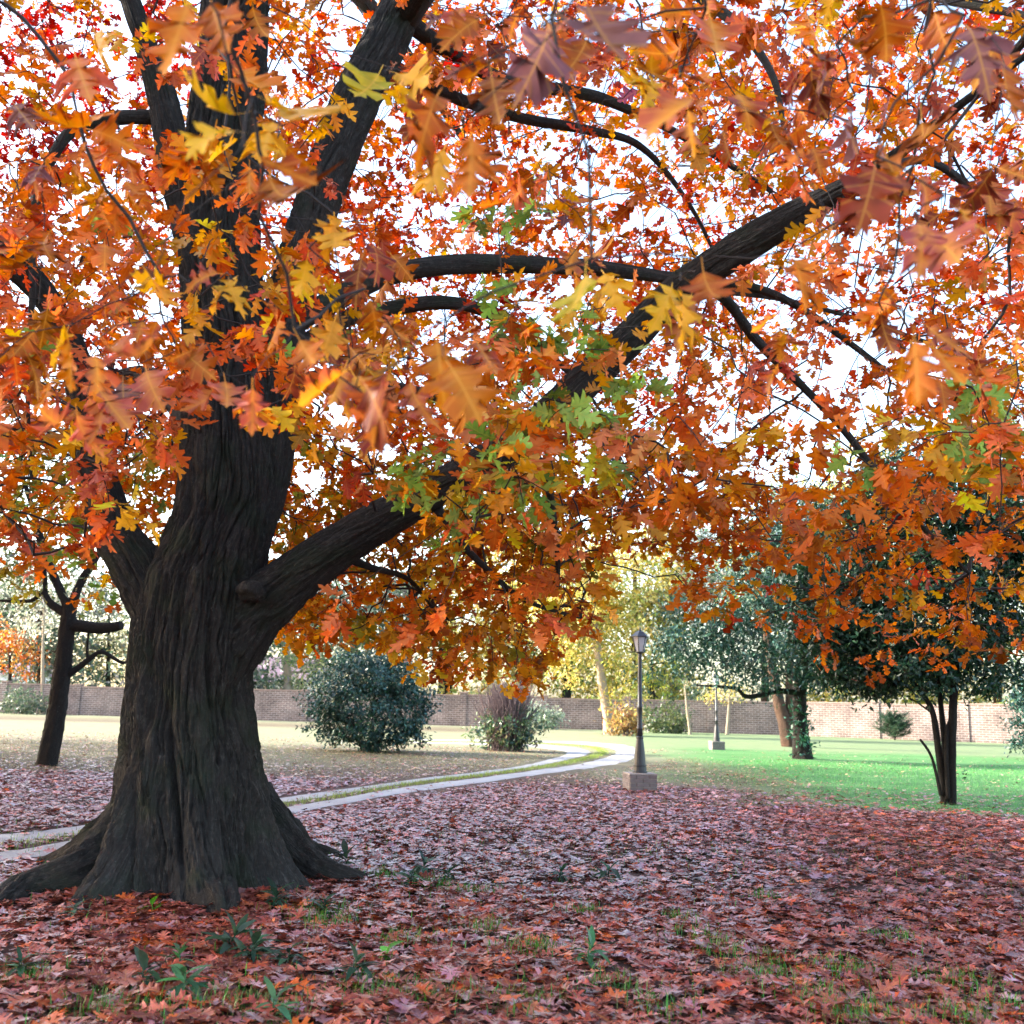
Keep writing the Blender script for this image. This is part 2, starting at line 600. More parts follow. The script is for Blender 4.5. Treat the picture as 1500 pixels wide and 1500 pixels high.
# colours of autumn leaves (albedo)
C = dict(
    Y=srgb(236, 172, 48), O=srgb(210, 108, 32), B=srgb(164, 78, 22), P=srgb(184, 92, 74), L=srgb(194, 98, 66), M=srgb(128, 52, 38),
    V=srgb(132, 84, 90), G=srgb(186, 172, 50), R=srgb(188, 66, 30), C=srgb(160, 30, 24), S=srgb(212, 106, 58), D=srgb(200, 134, 32),
    N=srgb(132, 166, 76), A=srgb(226, 138, 82), E=srgb(150, 140, 46), K=srgb(134, 68, 22))

# ------------------------------------------------------------------ ground
def noise2(x, y, s, o=3, z=0.0):
    return fbm(np.stack([x * s, y * s, np.full_like(x, z)], -1), o)


OUT_A = [(-300, 1335), (-50, 1276), (60, 1258), (200, 1232), (390, 1197), (500, 1178), (600, 1161), (720, 1144), (820, 1131), (880, 1123), (922, 1114), (936, 1103), (928, 1095), (900, 1090), (850, 1087), (780, 1085.5), (600, 1083)]
OUT_B = [(-300, 1312), (-50, 1256), (60, 1240), (200, 1217), (390, 1186), (500, 1169), (600, 1152), (720, 1137), (820, 1124), (870, 1115), (896, 1107), (903, 1101), (893, 1096), (870, 1092.5), (835, 1089.5), (780, 1087.5), (600, 1084.5)]
INN_A = [(-300, 1298), (-50, 1243), (60, 1229), (200, 1208), (390, 1178), (500, 1163), (600, 1147), (720, 1132), (800, 1120), (840, 1111), (860, 1105), (862, 1100), (850, 1096.5), (835, 1094.5), (815, 1093), (770, 1090.5), (600, 1086.5)]
INN_B = [(-300, 1280), (-50, 1230), (60, 1217), (200, 1199), (390, 1171), (500, 1157), (600, 1143), (700, 1131), (770, 1121), (808, 1112), (828, 1105), (829, 1101), (818, 1098.5), (805, 1097), (780, 1094.5), (740, 1092.5), (600, 1088)]


def edge_line(e, n=160):
    P = np.array([pxg(*q) for q in e])
    Q, _ = resample(P, [1] * len(P), .15)
    L = np.concatenate([[0], np.cumsum(np.linalg.norm(np.diff(Q, axis=0), axis=1))])
    # keep the original points as anchors so that both edges stay abreast
    k = [int(np.argmin(np.linalg.norm(Q - p, axis=1))) for p in P]
    t = np.interp(np.linspace(0, len(P) - 1, n), np.arange(len(P)), L[k])
    return np.stack([np.interp(t, L, Q[:, a]) for a in range(3)], -1)


TRACKS = [(edge_line(OUT_A), edge_line(OUT_B)), (edge_line(INN_A), edge_line(INN_B))]
PATH = (TRACKS[0][1] + TRACKS[1][0]) / 2
TRACK_MID = np.concatenate([(a + b) / 2 for a, b in TRACKS])
TRACK_HW = np.concatenate([np.linalg.norm(a - b, axis=1) / 2 for a, b in TRACKS])


def on_track(x, y):
    o = np.zeros(x.shape, bool)
    for p, w in zip(TRACK_MID, TRACK_HW):
        o |= (x - p[0]) ** 2 + (y - p[1]) ** 2 < (w * 1.02) ** 2
    return o


def path_dist(x, y):
    d = np.full(x.shape, 1e9)
    for p in PATH[::1]:
        d = np.minimum(d, (x - p[0]) ** 2 + (y - p[1]) ** 2)
    return np.sqrt(d)


def path_side(x, y):
    """x of the near straight part of the path at depth y"""
    k = PATH[:np.argmax(PATH[:, 1] > 35)]
    return np.interp(y, k[:, 1], k[:, 0])


def litter(x, y):
    """how thickly fallen leaves lie, 0..1"""
    n = noise2(x, y, 0.35, 3, 4.0) - 0.5
    edge = 17.8 + 4.5 * n + np.where(x < path_side(np.clip(y, 5, 34), np.clip(y, 5, 34)) if False else x < 3.0, np.clip((3.0 - x) * 0.35, 0, 2.5), 0)
    near = np.clip((edge - y) / 2.2 + 0.5, 0, 1)
    left = np.clip((24 + 5 * n - y) / 5, 0, 1) * np.clip((path_side(y, y) - x) / 2, 0, 1) if True else 0
    mid = (0.38 * np.clip((27 + 8 * n - y) / 8, 0, 1) + 0.30 * np.clip((44 + 10 * n - y) / 12, 0, 1)) * np.clip((8.5 - x + 6 * n) / 6, 0.2, 1)
    strip = 0.5 * np.exp(-((y - 66) / 6) ** 2) * (x < 2) * (n > -.3)
    return np.maximum(np.maximum(np.maximum(near, left), mid), strip)


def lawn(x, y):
    """1 where the grass is lush green (right), 0 where it is pale and dry (left), lowered for the painted sun band (far)"""
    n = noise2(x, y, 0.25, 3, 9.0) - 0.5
    return np.clip((x - 3.2 - 0.04 * (y - 20) + 5 * n) / 3.0, 0, 1) * (1 - 0.6 * np.clip((y + 6 * n - 41) / 4, 0, 1))  # last factor paints the sunlit yellow band into the far grass colour


xs = np.concatenate([-np.geomspace(900, 14, 26), np.linspace(-13.5, 13.5, 109), np.geomspace(14, 900, 26)])
ys = np.concatenate([-np.geomspace(300, 3, 12), np.linspace(-2, 45, 189), np.geomspace(45.6, 1800, 34)])
GX, GY = np.meshgrid(xs, ys)
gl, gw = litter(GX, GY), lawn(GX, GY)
TCX, TCY = pxg(280, 1285)[:2]


def mound(x, y):
    return 0.10 * np.exp(-((x - TCX) ** 2 + (y - TCY) ** 2) / 1.5 ** 2)


gz = 0.05 * (noise2(GX, GY, 0.6, 3, 2.0) - 0.5) * (np.abs(GX) < 40) * (GY < 60) + mound(GX, GY)
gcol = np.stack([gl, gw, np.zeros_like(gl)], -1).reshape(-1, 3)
nx, ny = len(xs), len(ys)
gi = np.arange(ny - 1)[:, None] * nx + np.arange(nx - 1)[None]
gq = np.stack([gi, gi + 1, gi + nx + 1, gi + nx], -1).reshape(-1, 4)
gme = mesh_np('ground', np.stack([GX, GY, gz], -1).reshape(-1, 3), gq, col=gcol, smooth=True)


def ground_z(x, y):
    return 0.05 * (noise2(x, y, 0.6, 3, 2.0) - 0.5) + mound(x, y)


m, nt, out = newmat('ground_cover')
L = nt.links
at = N_(nt, 'ShaderNodeAttribute', attribute_name='Col')
sp = N_(nt, 'ShaderNodeSeparateColor')
L.new(at.outputs['Color'], sp.inputs[0])
geo = N_(nt, 'ShaderNodeNewGeometry')
n1 = N_(nt, 'ShaderNodeTexNoise', i_Scale=16.0, i_Detail=5.0)
n2 = N_(nt, 'ShaderNodeTexNoise', i_Scale=0.8, i_Detail=4.0)
n3 = N_(nt, 'ShaderNodeTexVoronoi', i_Scale=9.0)
n4 = N_(nt, 'ShaderNodeTexNoise', i_Scale=90.0, i_Detail=3.0)
for q in (n1, n2, n3, n4):
    L.new(geo.outputs['Position'], q.inputs['Vector'])
soil = ramp(nt, [(0.3, (0.03, 0.018, 0.015)), (0.55, (0.10, 0.05, 0.043)), (0.75, (0.07, 0.06, 0.03))])
L.new(n1.outputs['Fac'], soil.inputs[0])
green = ramp(nt, [(0.28, (0.03, 0.09, 0.028)), (0.5, (0.065, 0.175, 0.055)), (0.72, (0.13, 0.23, 0.10))])
L.new(math_(nt, 'ADD', math_(nt, 'MULTIPLY', n4.outputs['Fac'], 0.6), math_(nt, 'MULTIPLY', n2.outputs['Fac'], 0.4)), green.inputs[0])
dry = ramp(nt, [(0.3, (0.10, 0.11, 0.06)), (0.5, (0.19, 0.195, 0.125)), (0.7, (0.15, 0.19, 0.08))])  # dry grass, also the sun band painted on the far lawn
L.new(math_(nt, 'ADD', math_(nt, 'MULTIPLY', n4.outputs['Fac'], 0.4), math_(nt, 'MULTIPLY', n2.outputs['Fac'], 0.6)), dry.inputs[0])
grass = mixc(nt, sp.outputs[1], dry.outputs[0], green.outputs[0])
lf = math_(nt, 'MULTIPLY', math_(nt, 'ADD', sp.outputs[0], math_(nt, 'MULTIPLY', math_(nt, 'SUBTRACT', n1.outputs['Fac'], 0.5), 1.2)), 1.6, True)
lf = math_(nt, 'MULTIPLY', lf, math_(nt, 'MULTIPLY', sp.outputs[0], 4.0, True))
colr = mixc(nt, lf, grass, soil.outputs[0])
bs = N_(nt, 'ShaderNodeBsdfPrincipled', i_Roughness=0.9)
bs.inputs['Specular IOR Level'].default_value = 0.15
L.new(colr, bs.inputs['Base Color'])
bp = N_(nt, 'ShaderNodeBump', i_Strength=0.6, i_Distance=0.05)
L.new(n1.outputs['Fac'], bp.inputs['Height'])
L.new(bp.outputs[0], bs.inputs['Normal'])
L.new(bs.outputs[0], out.inputs[0])
g = link('ground', gme, m)
tag(g, 'park ground of lawn and earth under fallen leaves', 'ground', kind='structure')

# the two wheel tracks of the path
m, nt, out = newmat('gravel')
L = nt.links
geo = N_(nt, 'ShaderNodeNewGeometry')
n1 = N_(nt, 'ShaderNodeTexNoise', i_Scale=38.0, i_Detail=5.0)
n2 = N_(nt, 'ShaderNodeTexNoise', i_Scale=1.3, i_Detail=4.0)
for q in (n1, n2):
    L.new(geo.outputs['Position'], q.inputs['Vector'])
rp = ramp(nt, [(0.3, (0.22, 0.21, 0.21)), (0.7, (0.42, 0.41, 0.41))])
L.new(math_(nt, 'ADD', math_(nt, 'MULTIPLY', n1.outputs['Fac'], 0.5), math_(nt, 'MULTIPLY', n2.outputs['Fac'], 0.5)), rp.inputs[0])
bs = N_(nt, 'ShaderNodeBsdfPrincipled', i_Roughness=0.85)
L.new(rp.outputs[0], bs.inputs['Base Color'])
bp = N_(nt, 'ShaderNodeBump', i_Strength=0.5, i_Distance=0.02)
L.new(n1.outputs['Fac'], bp.inputs['Height'])
L.new(bp.outputs[0], bs.inputs['Normal'])
L.new(bs.outputs[0], out.inputs[0])
M_GRAVEL = m
PT = norm(np.gradient(PATH, axis=0))
PN = np.stack([PT[:, 1], -PT[:, 0], PT[:, 2] * 0], -1)
for ti, (ea, eb) in enumerate(TRACKS):
    W = np.linspace(0, 1, 9)
    LL = np.arange(len(ea))
    ja = .22 * (fbm(np.stack([LL * .8, LL * 0 + ti * 9, LL * 0], -1), 3) - .5)
    jb = .22 * (fbm(np.stack([LL * .8, LL * 0 + ti * 9 + 50, LL * 0], -1), 3) - .5)
    t_ = ja[:, None] * (1 - W[None]) + W[None] + jb[:, None] * W[None]
    V = ea[:, None] + (eb - ea)[:, None] * t_[..., None]
    V[..., 2] = ground_z(V[..., 0], V[..., 1]) + 0.012
    V[:, [0, -1], 2] -= 0.01
    n, k = len(ea), len(W)
    i = np.arange(n - 1)[:, None] * k + np.arange(k - 1)[None]
    me = mesh_np('path', V.reshape(-1, 3), np.stack([i, i + 1, i + k + 1, i + k], -1).reshape(-1, 4), smooth=True)
    p = link('path', me, M_GRAVEL)
    tag(p, ['pale gravel wheel track on the outer side of the lane bend', 'pale gravel wheel track on the inner side of the lane bend'][ti], 'path', 'wheel tracks of the park lane', 'structure')

# ------------------------------------------------------------------ the great oak
TD = 8.6
tc = pxg(280, 1285)
oak = thing('oak_tree', (float(tc[0]), float(tc[1]), 0), 'huge old oak with thick dark trunk, spreading limbs and orange red leaves', 'tree')


def under(o, parent):
    o.parent = parent
    o.matrix_parent_inverse = Matrix.Translation(parent.location).inverted()
    return o


TR = [(284, 1330, 250), (282, 1290, 236), (280, 1250, 228), (279, 1200, 220), (278, 1150, 216), (278, 1100, 204), (279, 1050, 193), (281, 1000, 183),
      (285, 950, 182), (292, 900, 186), (300, 850, 180), (316, 800, 160), (330, 740, 148), (334, 700, 145), (335, 640, 140), (333, 560, 136),
      (328, 450, 132), (322, 350, 130), (325, 250, 125), (335, 120, 118), (345, 0, 108), (355, -150, 95), (372, -350, 75), (395, -600, 50), (420, -820, 24)]
tp = [px(x, y, TD) for x, y, w in TR]
tr = [w / 2 * TD / F * 0.955 for x, y, w in TR]
P, R = resample(tp, tr, 0.024)
n = len(P)
nseg = 400
th = np.linspace(0, 2 * math.pi, nseg, endpoint=False)
TH, ZZ = np.meshgrid(th, P[:, 2])
RR = R[:, None] * np.ones_like(TH)
# buttresses flowing into the roots
ROOTS = [(-0.95, 0.12, 0.8, .25), (-0.62, -1.0, 1.45, .32), (0.40, -1.0, 1.25, .34), (1.3, -0.2, 0.95, .28), (0.8, 1.0, 1.0, .24), (-0.6, 1.1, 1.0, .24)]
for dx, dy, ln, rr_ in ROOTS:
    a = math.atan2(dy, dx)
    d = np.angle(np.exp(1j * (TH - a)))
    RR = RR + (0.40 * math.sqrt(ln) * np.exp(-(d / 0.25) ** 2)) * np.exp(-np.clip(ZZ, -0.2, 9) / 0.42)
# long flutes, lumps and bark ridges
q = np.stack([np.cos(TH) * 1.2, np.sin(TH) * 1.2, ZZ * 0.45], -1)
tw = TH + 0.22 * ZZ * np.exp(-ZZ / 3)
RR = RR * (1 + 0.16 * (fbm(q, 3) - 0.5))
flute = np.abs(vnoise(np.stack([np.cos(tw) * 2.0 + 5, np.sin(tw) * 2.0, ZZ * 0.35], -1)) - 0.5) * 2
RR = RR - 0.09 * np.exp(-(flute / 0.13) ** 2) * np.clip(1.6 - ZZ * 0.6, 0.12, 1)
w1 = fbm(np.stack([np.cos(tw) * 4, np.sin(tw) * 4, ZZ * 2.2], -1), 3)
RK = 2.1 * np.maximum(R[:, None] / .5, .6)
c1, s1 = np.cos(tw + w1 * 0.3), np.sin(tw + w1 * 0.3)


def furrow(k, fz, wd, o):
    a = vnoise(np.stack([c1 * k * RK + o, s1 * k * RK, ZZ * fz + o], -1))
    return np.exp(-((a - .5) / wd) ** 2)


RR = RR - 0.034 * furrow(5.0, 1.5, .10, 0) - 0.024 * furrow(8.0, 2.6, .10, 7) - 0.013 * furrow(6.0, 8.0, .07, 3) - 0.010 * furrow(15.0, 6.0, .12, 9) + 0.022
V = np.stack([P[:, 0:1] + RR * np.cos(TH), P[:, 1:2] + RR * np.sin(TH), ZZ], -1)
i = np.arange(n - 1)[:, None] * nseg + np.arange(nseg)[None]
j = np.arange(n - 1)[:, None] * nseg + (np.arange(nseg)[None] + 1) % nseg
uvt = np.stack([TH / (2 * math.pi), ZZ, np.full_like(TH, 0.5)], -1).reshape(-1, 3)
tme = mesh_np('trunk', V.reshape(-1, 3), np.stack([i, j, j + nseg, i + nseg], -1).reshape(-1, 4), uv=uvt, smooth=True)
under(link('trunk', tme, M_BARK), oak)

# surface roots
for k, (dx, dy, ln, rr_) in enumerate(ROOTS):
    d = np.array([dx, dy, 0]) / math.hypot(dx, dy)
    s = np.array([-d[1], d[0], 0])
    c0 = np.array([tc[0], tc[1], 0])
    wob = rng.normal(0, 0.055, 6)
    t_ = [0.42, 0.78, 0.78 + ln * 0.28, 0.78 + ln * 0.52, 0.78 + ln * 0.76, 0.78 + ln * 1.05]
    zz = [0.60, 0.30, 0.13, 0.055, -0.01, -0.16]
    pts = [c0 + d * a + s * wob[b] * (b / 3) + np.array([0, 0, zz[b]]) for b, a in enumerate(t_)]
    rd = [rr_ * 0.95, rr_ * 0.78, rr_ * 0.62, rr_ * 0.48, rr_ * 0.33, rr_ * 0.12]
    under(link('root', tube('root', pts, rd, 0.03, 48, 0.16, 0.5, k * 3.1, 6), M_BARK), oak)

# limbs: (photo x, y, depth, width in pixels)
LIMBS = {
    'right_main': [(305, 1010, 8.6, 90), (336, 945, 8.55, 104), (376, 892, 8.5, 94), (430, 848, 8.45, 77), (510, 791, 8.4, 66), (600, 738, 8.3, 58), (680, 694, 8.2, 54), (760, 645, 8.1, 52),
                   (850, 565, 8.0, 53), (930, 488, 7.9, 53), (1000, 420, 7.8, 54), (1080, 366, 7.6, 54), (1160, 318, 7.4, 46), (1235, 278, 7.2, 36),
                   (1300, 236, 6.9, 22), (1360, 190, 6.6, 16), (1450, 120, 6.2, 12), (1560, 40, 5.9, 9)],
    'left_low': [(262, 990, 8.6, 70), (240, 905, 8.55, 84), (206, 838, 8.5, 80), (168, 778, 8.5, 66), (142, 695, 8.5, 54), (126, 610, 8.5, 47), (108, 520, 8.4, 42), (70, 440, 8.3, 38), (10, 380, 8.1, 44),
                 (-80, 330, 7.9, 32), (-220, 250, 7.6, 22)],
    'second_stem': [(338, 900, 8.7, 60), (360, 800, 8.72, 70), (392, 700, 8.75, 66), (405, 600, 8.7, 64), (415, 480, 8.7, 66), (445, 360, 8.75, 68), (478, 260, 8.8, 72), (520, 150, 8.9, 76), (570, 50, 9.0, 70),
                    (640, -90, 9.1, 60), (730, -260, 9.2, 44), (840, -460, 9.3, 24)],
    'left_stem': [(300, 420, 8.5, 60), (262, 260, 8.3, 58), (240, 150, 8.2, 48), (205, 40, 8.1, 34), (150, -120, 8.0, 26), (90, -300, 7.9, 14)],
    'left_crook': [(262, 180, 8.4, 26), (220, 172, 8.3, 24), (165, 174, 8.2, 23), (120, 186, 8.1, 20), (88, 212, 8.0, 17), (50, 300, 7.9, 14), (48, 420, 7.8, 10), (40, 560, 7.7, 7), (46, 700, 7.7, 5)],
    'middle_bar': [(430, 470, 8.7, 40), (490, 440, 8.8, 34), (560, 405, 9.0, 34), (640, 390, 9.1, 32), (720, 387, 9.3, 30), (800, 389, 9.4, 28), (880, 393, 9.6, 26), (960, 404, 9.8, 20),
                   (1060, 416, 10.0, 15), (1120, 426, 10.2, 13), (1190, 462, 10.4, 11), (1300, 545, 10.7, 8)],
    'middle_bar_low': [(425, 520, 8.8, 30), (500, 470, 9.0, 25), (580, 450, 9.2, 23), (650, 443, 9.3, 22), (710, 456, 9.4, 18), (780, 500, 9.7, 12), (850, 560, 10.1, 8)],
    'drooping_right': [(1010, 412, 7.9, 22), (1060, 436, 8.2, 17), (1110, 500, 8.6, 15), (1180, 570, 9.0, 13), (1232, 625, 9.3, 12), (1290, 700, 9.6, 10), (1350, 770, 9.9, 8), (1420, 840, 10.2, 5)],
    'high_right': [(585, 20, 9.0, 34), (650, 70, 9.4, 26), (740, 118, 9.8, 22), (850, 136, 10.2, 20), (910, 156, 10.5, 16), (1000, 200, 11, 12), (1130, 280, 11.6, 8)],
    'high_right_low': [(560, 90, 9.0, 26), (660, 140, 9.6, 20), (760, 172, 10, 17), (860, 190, 10.3, 15), (940, 216, 10.7, 11), (1010, 300, 11.1, 7), (1060, 400, 11.4, 5)],
    'top_right': [(700, -200, 9.1, 34), (900, -90, 8.6, 26), (1060, 20, 8.2, 18), (1100, 60, 8.0, 15), (1135, 120, 7.9, 11), (1150, 200, 7.8, 7)],
    'far_right': [(840, -380, 9.2, 30), (1100, -140, 8.6, 24), (1300, -30, 8.2, 18), (1400, 2, 8.0, 15), (1510, 26, 7.8, 12), (1640, 80, 7.6, 8)],
    'right_edge': [(1235, 278, 7.2, 20), (1350, 235, 7.6, 13), (1440, 290, 8.0, 12), (1500, 340, 8.3, 15), (1600, 420, 8.6, 10)],
    'hanging_fringe': [(640, 745, 8.25, 16), (680, 800, 8.6, 12), (715, 835, 9.0, 9), (770, 880, 9.6, 7), (850, 905, 10.2, 4)],
    'low_right': [(770, 650, 8.1, 22), (800, 700, 8.6, 13), (815, 790, 9.1, 9), (818, 860, 9.6, 5)],
    'fringe_left': [(480, 805, 8.4, 18), (540, 830, 8.8, 10), (600, 850, 9.4, 7), (640, 900, 10.0, 4)],
}
# boughs overhead, above the frame, reaching over the camera
WLIMBS = {
    'overhead_left': [(*px(345, -20, 8.6), .22), (-2.5, 7.2, 8.0, .16), (-2.3, 5.6, 7.0, .12), (-1.9, 4.0, 5.7, .085), (-1.5, 2.8, 4.7, .055), (-1.0, 2.0, 4.0, .03)],
    'overhead_far_left': [(*px(150, -120, 8.0), .07), (-4.2, 6.6, 7.6, .06), (-3.9, 4.8, 6.2, .05), (-3.0, 3.2, 4.5, .05), (-2.0, 2.2, 3.8, .025)],
    'overhead_mid': [(*px(590, 20, 9.0), .19), (-0.3, 7.4, 8.2, .14), (0.3, 5.6, 7.0, .11), (0.5, 4.0, 5.7, .08), (0.5, 2.8, 4.7, .05), (0.3, 2.0, 3.9, .025)],
    'overhead_right': [(*px(1450, 120, 6.2), .03), (3.1, 5.2, 5.6, .03), (2.9, 4.4, 5.2, .028), (2.5, 3.4, 4.6, .04), (1.6, 2.4, 4.0, .022)],
    'crown_back': [(*px(355, -150, 8.6), .22), (-2.6, 11, 10.5, .16), (-2.0, 14, 11.5, .11), (-1.0, 17, 11.5, .06)],
    'crown_left': [(*px(345, -20, 8.6), .22), (-4.6, 8.8, 10, .16), (-7.5, 9.5, 11, .11), (-10.5, 10, 11, .06)],
    'crown_right': [(*px(730, -260, 9.2), .17), (1.2, 10, 11, .13), (4, 11, 11.8, .1), (7, 12, 11.6, .05)],
    'low_back': [(*px(330, 620, 8.7), .16), (-2.2, 10.6, 4.9, .12), (-1.2, 12.6, 5.4, .09), (0.4, 14.5, 5.6, .05)],
    'low_back_left': [(*px(300, 640, 8.7), .15), (-4.0, 10.6, 4.9, .11), (-5.4, 12.4, 5.2, .08), (-6.6, 14.0, 5.2, .05)],
    'right_back': [(*px(930, 488, 7.9), .05), (2.0, 9.6, 5.6, .035), (3.6, 11.4, 6.2, .028), (5.6, 13.0, 6.4, .02)],
}
nodes, nrad = [], []
for k, (nm, pts) in enumerate(LIMBS.items()):
    P_ = [px(x, y, d) for x, y, d, w in pts]
    R_ = [w / 2 * d / F for x, y, d, w in pts]
    big = R_[1] > 0.12
    me = tube('limb', P_, R_, 0.03 if big else 0.05, 130 if big else 22, 0.11 if big else 0.08, 0.10, k * 5.3, 8 if big else 4)
    under(link('limb', me, M_BARK), oak)
    a, b = resample(P_, R_, 0.22)
    s = 2 if nm not in ('high_right',) else 0
    nodes.append(a[s:]); nrad.append(b[s:])
for k, (nm, pts) in enumerate(WLIMBS.items()):
    P_ = [np.array(p[:3]) for p in pts]
    R_ = [p[3] for p in pts]
    under(link('limb', tube('limb', P_, R_, 0.08, 20, 0.08, 0.1, 90 + k * 5.3, 5), M_BARK), oak)
    a, b = resample(P_, R_, 0.25)
    nodes.append(a[3:]); nrad.append(b[3:])
nodes.append(P[P[:, 2] > 4.2][::9]); nrad.append(R[P[:, 2] > 4.2][::9])
NODES = np.concatenate(nodes)
# burl at the crotch
bp_ = px(372, 872, 8.0)
th_, ph_ = np.meshgrid(np.linspace(0, 2 * math.pi, 32, endpoint=False), np.linspace(0.05, math.pi - .05, 20))
dv = np.stack([np.cos(th_) * np.sin(ph_), np.sin(th_) * np.sin(ph_), np.cos(ph_)], -1)
rb_ = (0.75 + 0.7 * fbm(dv * 1.6 + 4, 3)) * (1 + .25 * (fbm(dv * 6, 2) - .5))
V = dv * rb_[..., None] * np.array([.10, .10, .075])
i = np.arange(19)[:, None] * 32 + np.arange(32)[None]
j = np.arange(19)[:, None] * 32 + (np.arange(32)[None] + 1) % 32
bm_ = mesh_np('burl', V.reshape(-1, 3), np.stack([i, i + 32, j + 32, j], -1).reshape(-1, 4), uv=np.stack([th_ / 6.283, ph_ * .3, th_ * 0 + .15], -1).reshape(-1, 3), smooth=True)
bo = link('burl', bm_, M_BARK)
bo.location = px(368, 866, 8.2)
under(bo, oak)

# ---- where the sprays of leaves hang: photo cells of 100 px, three depths
FAR = ["435553666455543", "335553665455554", "544443534344555", "433445565433245", "434455443565245", "556556655553235",
       "677567888764347", "776577888875444", "443078996145444", "100079994012333"]
MID = ["112211222233332", "111210011222222", "433320011112221", "544421011001222", "645442123101013", "644356543321125",
       "442023465432244", "430000354432112", "310001222110000"]
clusters, ccol, clod = [], [], []


def wpick(opts):
    k = rng.choice(len(opts), p=np.array([o[1] for o in opts]) / sum(o[1] for o in opts))
    return opts[k][0]


def far_colour(x, y):
    if x < 330 and y < 260 and rng.random() < 0.5:
        return 'C'
    if y > 640:
        if x < 330:
            return wpick([('O', 4), ('D', 2), ('E', 3), ('N', 1), ('S', 2)])
        if x < 900:
            return wpick([('O', 5), ('D', 8), ('B', 1.5), ('K', .5), ('E', 1.4), ('Y', 1)])
        return wpick([('O', 6), ('B', 3), ('K', 1), ('D', 4), ('R', .6)])
    if y > 480:
        return wpick([('O', 6), ('R', 2), ('B', 1.5), ('S', 3), ('D', 3)])
    return wpick([('R', 4), ('O', 6), ('S', 3), ('B', 1.5), ('C', .8), ('D', 2.4)])


def fringe(x):
    return np.interp(x, [0, 180, 200, 400, 600, 640, 760, 800, 860, 890, 960, 1020, 1150, 1210, 1290, 1500], [880, 900, 800, 940, 965, 1000, 1005, 965, 950, 850, 825, 915, 930, 985, 995, 950])


for r in range(-4, 10):
    for c_ in range(-3, 18):
        v = int(FAR[max(r, 0)][min(max(c_, 0), 14)])
        inside = 0 <= r and 0 <= c_ < 15
        vv = v * (1.0 if inside else 0.6)
        for lay, (mult, d0, d1) in enumerate(((4.3, 9.2, 13.0), (4.3, 13.0, 17.5))):
            if lay == 1 and r >= 8:
                continue
            if lay == 1 and 5 <= r < 8:
                mult = 2.0
            if r >= 7 and 3 < c_ < 9:
                mult *= 1.35
            for _ in range(rng.poisson(vv * mult * (1.0 if inside else 0.7))):
                x, y = (c_ + rng.random()) * 100, (r + rng.random()) * 100
                if y > fringe(x) - 12:
                    continue
                d = rng.uniform(d0, d1)
                if y > 640:
                    d = rng.uniform(9.0, 12.5)
                if (330 > x > 190 and y > 800):
                    continue
                clusters.append(px(x, y, d)); ccol.append(far_colour(x, y)); clod.append(2 if d < 13 else 3)
GREEN_SPOTS = [(620, 700), (655, 765), (712, 318), (765, 620), (805, 585), (850, 515), (775, 465), (700, 605), (1410, 560), (1440, 610), (1390, 625), (735, 430),
               (720, 485), (590, 690), (870, 600), (900, 545), (760, 700), (720, 680), (640, 640), (1425, 640), (770, 290), (840, 470), (700, 720)]
for r in range(-3, 9):
    for c_ in range(-2, 17):
        v = int(MID[max(r, 0)][min(max(c_, 0), 14)])
        inside = 0 <= r and 0 <= c_ < 15
        for _ in range(rng.poisson(v * (1.4 if inside else 0.6))):
            x, y = (c_ + rng.random()) * 100, (r + rng.random()) * 100
            d = rng.uniform(5.2, 7.7)
            if y > fringe(x) - 60 or (240 < x < 440 and y > 640):
                continue
            col = wpick([('S', 2), ('O', 3), ('B', 3), ('M', 1.6), ('P', 2), ('D', 1.5), ('V', 1), ('R', 1)]) if (y < 320 and x > 500) else wpick([('S', 6), ('O', 4), ('D', 2.4), ('R', 1.2), ('N', .3), ('P', 1), ('Y', .8)]) if y < 700 or x < 300 else wpick([('S', 4), ('O', 4), ('B', 2), ('D', 2)])
            if 520 < x < 960 and 400 < y < 780:
                col = wpick([('S', 3), ('O', 3), ('D', 3), ('A', 3), ('N', 1.6), ('Y', 1.4), ('G', 1)])
            clusters.append(px(x, y, d)); ccol.append(col); clod.append(1)
for x, y in GREEN_SPOTS + [(a + 18, b + 14) for a, b in GREEN_SPOTS]:
    clusters.append(px(x, y, rng.uniform(5.6, 6.8))); ccol.append('N'); clod.append(1)

